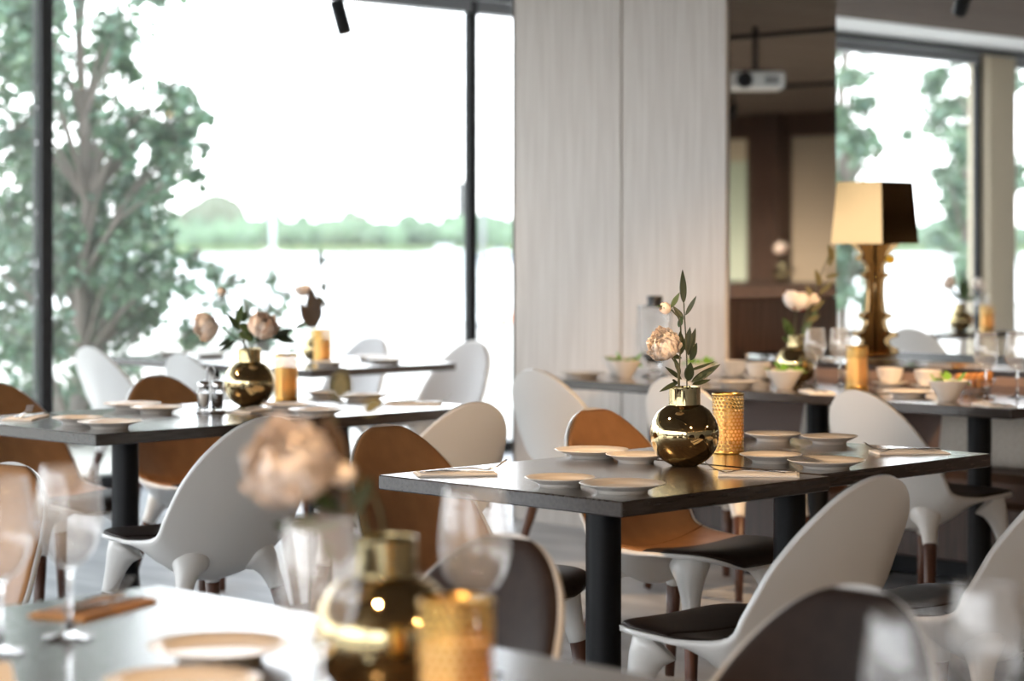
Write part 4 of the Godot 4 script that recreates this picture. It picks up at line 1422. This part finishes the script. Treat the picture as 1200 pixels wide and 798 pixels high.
func build_flowers() -> void:
	make_flowers()
	# slender branch, bud and peony: lengths in units of 1/453 m from the vase foot
	var at := P(4.372, TOP, 3.741)
	var k := 453.0
	var br := pxleaves([[801, 357, 799, 317, 9, 0.0], [803, 371, 817, 348, 5, -0.01], [801, 376, 788, 361, 7, 0.01], [798, 417, 796, 388, 11, -0.01], [797, 414, 780, 402, 11, -0.02], [804, 414, 809, 385, 9, 0.01], [806, 418, 816, 387, 8, 0.02], [809, 424, 817, 402, 8, -0.015], [806, 448, 809, 424, 12, -0.02], [810, 449, 845, 431, 10, 0.01], [811, 452, 833, 449, 6, 0.03], [806, 436, 838, 429, 4, 0.04], [799, 446, 777, 432, 7, -0.01], [796, 448, 771, 462, 6, -0.03], [799, 421, 774, 416, 8, -0.02], [797, 440, 790, 421, 5, 0.02], [794, 450, 786, 448, 8, -0.02]], 802.0, 547.0, k, "leaf_dark")
	flower_stem(at, [[0.004, 0.03], [0.006, 0.2], [0.005, 0.29], [-0.002, 0.42]], "", 0.0, null, br, "slender branch of narrow dark leaves in round gold vase", "leafy_branch", 0.0018)
	flower_stem(at, [[-0.01, 0.03, -0.01], [-0.015, 0.22, -0.015], [-0.011, 0.36, -0.01], [-0.03, 0.398, -0.012], [-0.038, 0.404, -0.014]], "bud", 0.016, M.petal_cream, pxleaves([[785, 362, 768, 361, 6, -0.02], [786, 362, 797, 345, 6, 0.01], [795, 385, 800, 372, 6, 0.0]], 802.0, 547.0, k, "leaf"), "closed cream peony bud beside the slender branch", "peony_bud")
	flower_stem(at, [[-0.02, 0.03, -0.02], [-0.018, 0.2, -0.03], [-0.022, 0.255, -0.03], [-0.038, 0.285, -0.04], [-0.048, 0.3, -0.06]], "loose", 0.044, M.petal_white, [], "pale ruffled peony with rust red base low on the slender branch")
	# two peonies, bud and foliage: units of 1/333 m
	at = P(4.875, TOP, 6.184)
	k = 333.0
	flower_stem(at, [[0.0, 0.03], [0.01, 0.2], [0.03, 0.235, -0.02], [0.042, 0.26, -0.04]], "peony", 0.052, M.petal_cream, pxleaves([[302, 402, 306, 385, 9, 0.0], [306, 400, 330, 387, 8, 0.02], [322, 394, 345, 388, 9, -0.01], [324, 396, 347, 403, 10, -0.02], [345, 385, 361, 379, 4, 0.0], [318, 398, 340, 394, 6, 0.02]], 292.0, 477.0, k, "leaf_dark"), "open cream peony leaning over the perforated lantern")
	flower_stem(at, [[0.0, 0.03, 0.02], [-0.01, 0.2, 0.0], [-0.05, 0.245, -0.02], [-0.1, 0.285, -0.04], [-0.115, 0.288, -0.05]], "loose", 0.05, M.petal_white, pxleaves([[275, 400, 258, 414, 7, -0.02], [270, 398, 255, 408, 6, 0.0]], 292.0, 477.0, k, "leaf_dark"), "white and red peony leaning towards the salt holder")
	flower_stem(at, [[-0.01, 0.03, 0.0], [-0.015, 0.2, 0.0], [-0.04, 0.32, 0.0], [-0.075, 0.4, 0.0], [-0.085, 0.408, 0.0]], "bud", 0.017, M.petal_cream, pxleaves([[281, 388, 265, 368, 8, -0.01], [276, 385, 284, 358, 9, 0.0], [278, 382, 285, 357, 10, -0.02], [281, 380, 298, 393, 11, -0.02], [285, 382, 297, 400, 11, -0.01], [280, 390, 298, 402, 11, -0.03], [286, 378, 287, 365, 8, 0.01]], 292.0, 477.0, k, "leaf"), "pink peony bud on a tall curved stem", "peony_bud")
	# near blurred bouquet: units of 1/929 m
	at = P(1.866, TOP, 2.094)
	k = 929.0
	flower_stem(at, [[0.0, 0.03], [-0.02, 0.2], [-0.06, 0.235], [-0.1, 0.258, -0.01], [-0.108, 0.275, -0.03]], "loose", 0.058, M.petal_white, pxleaves([[400, 600, 320, 605, 26, -0.02, "leaf"], [395, 580, 345, 555, 26, -0.03, "leaf"], [392, 640, 372, 620, 24, -0.02, "leaf"]], 450.0, 805.0, k, "leaf_dark"), "cream peony in the long table's gold vase")
	flower_stem(at, [[0.0, 0.03], [-0.02, 0.2], [-0.05, 0.3], [-0.062, 0.34], [-0.06, 0.4]], "", 0.0, null, pxleaves([[388, 560, 384, 470, 44, 0.0, "leaf_brown"], [398, 650, 388, 530, 46, 0.01, "leaf_brown"], [400, 590, 412, 520, 26, 0.0, "leaf_dark"], [397, 455, 402, 418, 24, 0.0, "leaf_olive"], [424, 470, 452, 455, 22, 0.0, "leaf_olive"], [405, 600, 440, 545, 20, 0.0, "leaf_dark"]], 450.0, 805.0, k, "leaf_brown"), "dark foliage branch in the long table's gold vase", "leafy_branch")
	flower_stem(at, [[0.01, 0.03, 0.01], [0.0, 0.2, 0.0], [-0.01, 0.25], [-0.025, 0.275], [-0.035, 0.28]], "bud", 0.018, M.petal_white, [], "pale bud in the long table's gold vase", "peony_bud")
	# bouquet under the lamp: units of 1/284 m
	at = P(7.3, TOP, 5.64)
	k = 284.0
	flower_stem(at, [[0.0, 0.03], [-0.005, 0.2], [-0.005, 0.27], [-0.002, 0.3]], "peony", 0.055, M.petal_white, pxleaves([[930, 395, 915, 372, 12, -0.02, "leaf"], [928, 392, 920, 382, 10, -0.03, "leaf"], [940, 392, 952, 375, 10, 0.0, "leaf"], [930, 400, 916, 396, 10, 0.0, "leaf"], [945, 385, 960, 362, 9, 0.02, "leaf"]], 934.0, 448.0, k, "leaf"), "large pale pink peony below the baroque gold lamp")
	flower_stem(at, [[0.01, 0.03], [0.02, 0.2], [0.05, 0.3], [0.09, 0.42], [0.135, 0.52, 0.02], [0.15, 0.555, 0.02]], "", 0.0, null, pxleaves([[950, 365, 968, 352, 8, 0.0], [955, 352, 945, 335, 8, 0.02], [960, 345, 978, 330, 7, 0.0], [962, 335, 955, 315, 7, 0.0], [968, 325, 985, 322, 6, 0.0], [972, 312, 978, 290, 8, 0.02], [976, 305, 970, 285, 6, 0.0], [945, 378, 962, 370, 8, 0.0]], 934.0, 448.0, k, "leaf_olive"), "arching olive twig below the baroque gold lamp", "leafy_branch")
	flower_stem(at, [[0.01, 0.03, 0.0], [0.02, 0.2, 0.0], [0.05, 0.31, 0.01], [0.06, 0.33, 0.01]], "bud", 0.024, M.petal_cream, [], "peach bud beside the large pale peony", "peony_bud")
	# window table: units of 1/240 m
	at = P(6.95, TOP, 8.3)
	k = 240.0
	flower_stem(at, [[0.0, 0.03], [-0.005, 0.15], [0.0, 0.27], [0.03, 0.37], [0.04, 0.5]], "", 0.0, null, pxleaves([[372, 315, 374, 290, 5, 0.0], [373, 308, 384, 302, 5, 0.0], [373, 330, 380, 345, 6, 0.0], [372, 340, 385, 330, 6, 0.0], [370, 345, 382, 365, 6, 0.0], [366, 385, 362, 335, 17, -0.01, "leaf_brown"], [362, 385, 348, 352, 12, -0.02, "leaf_brown"], [368, 380, 372, 345, 12, -0.02, "leaf_brown"]], 367.0, 423.0, k, "leaf_dark"), "upright branch with brown and blue green leaves on window table", "leafy_branch")
	flower_stem(at, [[0.0, 0.03], [-0.02, 0.15], [-0.04, 0.25], [-0.055, 0.32]], "peony", 0.04, M.petal_cream, [], "small pale peony before the water on window table")
	# beyond the partition
	at = P(12.35, TOP, 8.2)
	flower_stem(at, [[0.0, 0.03], [0.0, 0.2], [-0.02, 0.28], [-0.04, 0.3]], "peony", 0.05, M.petal_cream, [[[0, 0.2], [0.08, 0.28], 0.04], [[0, 0.2], [-0.1, 0.3], 0.04], [[0, 0.22], [0.02, 0.36], 0.04]], "pale peony on the table beyond the partition")
	flower_stem(at, [[0.0, 0.03], [0.02, 0.2], [0.09, 0.26], [0.11, 0.28]], "peony", 0.045, M.petal_white, [[[0.02, 0.2], [0.12, 0.22], 0.04], [[0.02, 0.22], [0.06, 0.34], 0.04]], "white peony on the table beyond the partition")

# ---------------------------------------------------------------- fittings
func build_fittings() -> void:
	# baroque gold table lamp on the ledge
	var lp := thing("table_lamp", "gold baroque table lamp with square mirrored shade on the ledge", "lamp", P(7.86, 0.84, 5.65))
	var half := [[0.1, 0.0], [0.125, 0.012], [0.12, 0.03], [0.085, 0.04], [0.072, 0.058], [0.085, 0.072], [0.12, 0.082], [0.115, 0.096], [0.075, 0.104], [0.06, 0.13], [0.058, 0.15], [0.09, 0.164], [0.088, 0.176], [0.054, 0.184], [0.05, 0.22], [0.046, 0.28], [0.05, 0.325], [0.074, 0.338], [0.072, 0.35], [0.05, 0.358], [0.052, 0.385], [0.068, 0.4], [0.102, 0.41], [0.1, 0.425], [0.075, 0.432], [0.1, 0.455], [0.126, 0.478], [0.128, 0.488]]
	var poly := PackedVector2Array()
	for h in half:
		poly.append(Vector2(h[0], h[1]))
	for i in range(half.size() - 1, -1, -1):
		poly.append(Vector2(-half[i][0], half[i][1]))
	part(lp, "fin_plate", extrude(poly, 0.008), M.gold_lamp)
	part(lp, "fin_plate", extrude(poly, 0.008, Transform3D(Basis(Vector3.UP, PI / 2), Vector3.ZERO)), M.gold_lamp)
	part(lp, "center_rod", tube([Vector3(0, 0.0, 0), Vector3(0, 0.56, 0)], [0.012], 12), M.gold_lamp)
	var a := 0.134
	var b := 0.1155
	var y0 := 0.478
	var y1 := 0.743
	for i in 4:
		var bs := Basis(Vector3.UP, i * PI / 2)
		var st := begin()
		st.set_smooth_group(-1)
		var o := [bs * Vector3(-a, y0, a), bs * Vector3(a, y0, a), bs * Vector3(b, y1, b), bs * Vector3(-b, y1, b)]
		var inn := []
		for p in o:
			inn.append(Vector3(p.x * 0.965, p.y, p.z * 0.965))
		var mid := Vector3.ZERO
		for p in o:
			mid += p * 0.125
		for p in inn:
			mid += p * 0.125
		quad_from(st, o[0], o[1], o[2], o[3], mid)
		quad_from(st, inn[0], inn[1], inn[2], inn[3], mid)
		for j in 4:
			quad_from(st, o[j], o[(j + 1) % 4], inn[(j + 1) % 4], inn[j], mid)
		part(lp, "shade_panel", done(st), M.gold_lamp)
	part(lp, "shade_spider", box(Vector3(0.22, 0.006, 0.01), 0.001, Vector3(0, 0.56, 0)), M.gold_lamp)
	single("yellow_flower", flower.bud, M.yellow, P(7.86, 0.84, 5.65) + RIGHT * 0.05 - AWAY * 0.1 + Vector3(0, 0.41, 0), "small yellow blossom at the neck of the gold lamp", "flower").scale = Vector3.ONE * 0.02
	# spotlights in view
	spotlight(P(7.2, 2.36, 8.37), P(7.4, 0.9, 8.0), 1.0, "black cylinder spotlight hanging before the window", 2.84)
	spotlight(P(9.33, 2.46, 6.2), P(10.2, 0.9, 7.4), 1.5, "black cylinder spotlight under the dark ceiling beyond the lamp", 2.68)
	# unseen spotlights, added to brighten the tables, chairs and mirrored room
	var g := "added spotlights along the ceiling tracks"
	for s in [[0.9, 1.5, 1.85, 2.35, 11.0, 22], [3.0, 1.0, 5.1, 4.9, 26.0, 10], [3.0, 4.6, 4.4, 3.78, 16.0, 20], [3.0, 6.8, 4.6, 6.0, 12.0, 22], [6.9, 3.9, 7.0, 5.2, 16.0, 30], [6.9, 6.9, 7.0, 8.4, 5.0, 30], [3.0, 2.4, 7.0, 5.6, 34.0, 11], [3.0, -1.5, 2.0, 1.0, 3.0], [6.9, 0.5, 4.2, 2.9, 1.5], [3.0, -4.0, 2.0, -3.0, 2.5], [6.9, -2.0, 6.0, -1.0, 2.5], [11.3, 1.5, 11.0, 3.0, 36.0], [11.3, 4.6, 12.0, 7.5, 5.0], [15.1, 0.0, 16.6, -1.5, 28.0], [15.1, -2.6, 16.4, -2.4, 28.0], [15.1, 3.0, 14.0, 2.6, 36.0], [11.3, -0.5, 12.6, 1.0, 36.0], [11.3, -3.0, 11.5, -2.0, 2.5]]:
		spotlight(P(s[0], 2.42, s[1]), P(s[2], 0.75, s[3]), s[4], "unseen black cylinder spotlight added on a ceiling track", 2.65, g, Color(1.0, 0.93, 0.84) if s[0] > 10.0 else Color(1.0, 0.82, 0.62), s[5] if s.size() > 5 else 42.0)
	# unseen globe pendants, added for bulb points in the vases and warm fill
	var globe := lathe([[0, -0.055], [0.03, -0.046], [0.05, -0.022], [0.055, 0.0], [0.05, 0.022], [0.03, 0.046], [0, 0.055]], 20)
	var k := 0
	for p in [[-2.2, 0.4], [-1.4, -1.2], [-0.6, -2.8], [0.4, -1.8], [1.2, -3.2], [2.2, -2.2], [3.2, -3.4], [4.4, -2.4], [5.6, -3.2], [7.2, -2.6], [-2.6, 2.4]]:
		var pd := thing("added_pendant_lamp", "small warm globe pendant added out of view under the boarded ceiling", "pendant lamp", P(p[0], 2.0 + 0.06 * (k % 3), p[1]), 0.0, "added globe pendants in the back of the room")
		part(pd, "globe_bulb", globe, M.bulb)
		part(pd, "cap", lathe([[0, 0.045], [0.022, 0.045], [0.024, 0.05], [0.02, 0.08], [0, 0.085]], 16), M.black_metal)
		part(pd, "cord", tube([Vector3(0, 0.08, 0), Vector3(0, 0.68 - 0.06 * (k % 3), 0)], [0.004], 6), M.black_metal)
		var ol := OmniLight3D.new()
		ol.name = "pendant_fill"
		ol.light_color = Color(1.0, 0.82, 0.6)
		ol.light_energy = 0.22
		ol.light_size = 0.05
		ol.omni_range = 30.0
		ol.omni_attenuation = 2.0
		ol.shadow_enabled = true
		pd.add_child(ol)
		k += 1
	# projector, seen in the pillar's mirror
	var pj := thing("projector", "white ceiling projector with dark lens in the mirror", "projector", P(10.98, 2.34, 3.57), deg_to_rad(-135))
	part(pj, "body", box(Vector3(0.34, 0.11, 0.27), 0.015), M.plastic_white)
	var ln := part(pj, "lens_ring", lathe([[0.03, 0], [0.048, 0], [0.05, 0.004], [0.05, 0.025], [0.042, 0.03], [0.03, 0.02]], 28), M.plastic_black, Transform3D(Basis(Vector3.RIGHT, PI / 2), Vector3(0.08, 0.0, 0.132)))
	part(ln, "lens_glass", lathe([[0, 0.012], [0.02, 0.01], [0.034, 0.004], [0.034, 0.002], [0, 0.002]], 24), M.plastic_black)
	part(pj, "vent", box(Vector3(0.09, 0.05, 0.006), 0.002, Vector3(-0.09, 0.0, 0.135)), M.grey_paint)
	part(pj, "mount_pole", tube([Vector3(0, 0.055, 0), Vector3(0, 0.34, 0)], [0.018], 14), M.black_metal)
	part(pj, "mount_plate", box(Vector3(0.2, 0.012, 0.16), 0.003, Vector3(0, 0.061, 0)), M.black_metal)
	# glassware and flowers on the far sideboard
	vase(17.85, -1.6, 0.9, "gold vase on the far sideboard", 0.93)
	flower_stem(P(17.85, 0.93, -1.6), [[0.0, 0.03], [0.0, 0.2], [0.03, 0.3], [0.05, 0.32]], "peony", 0.06, M.petal_cream, [], "peony in the vase on the far sideboard")
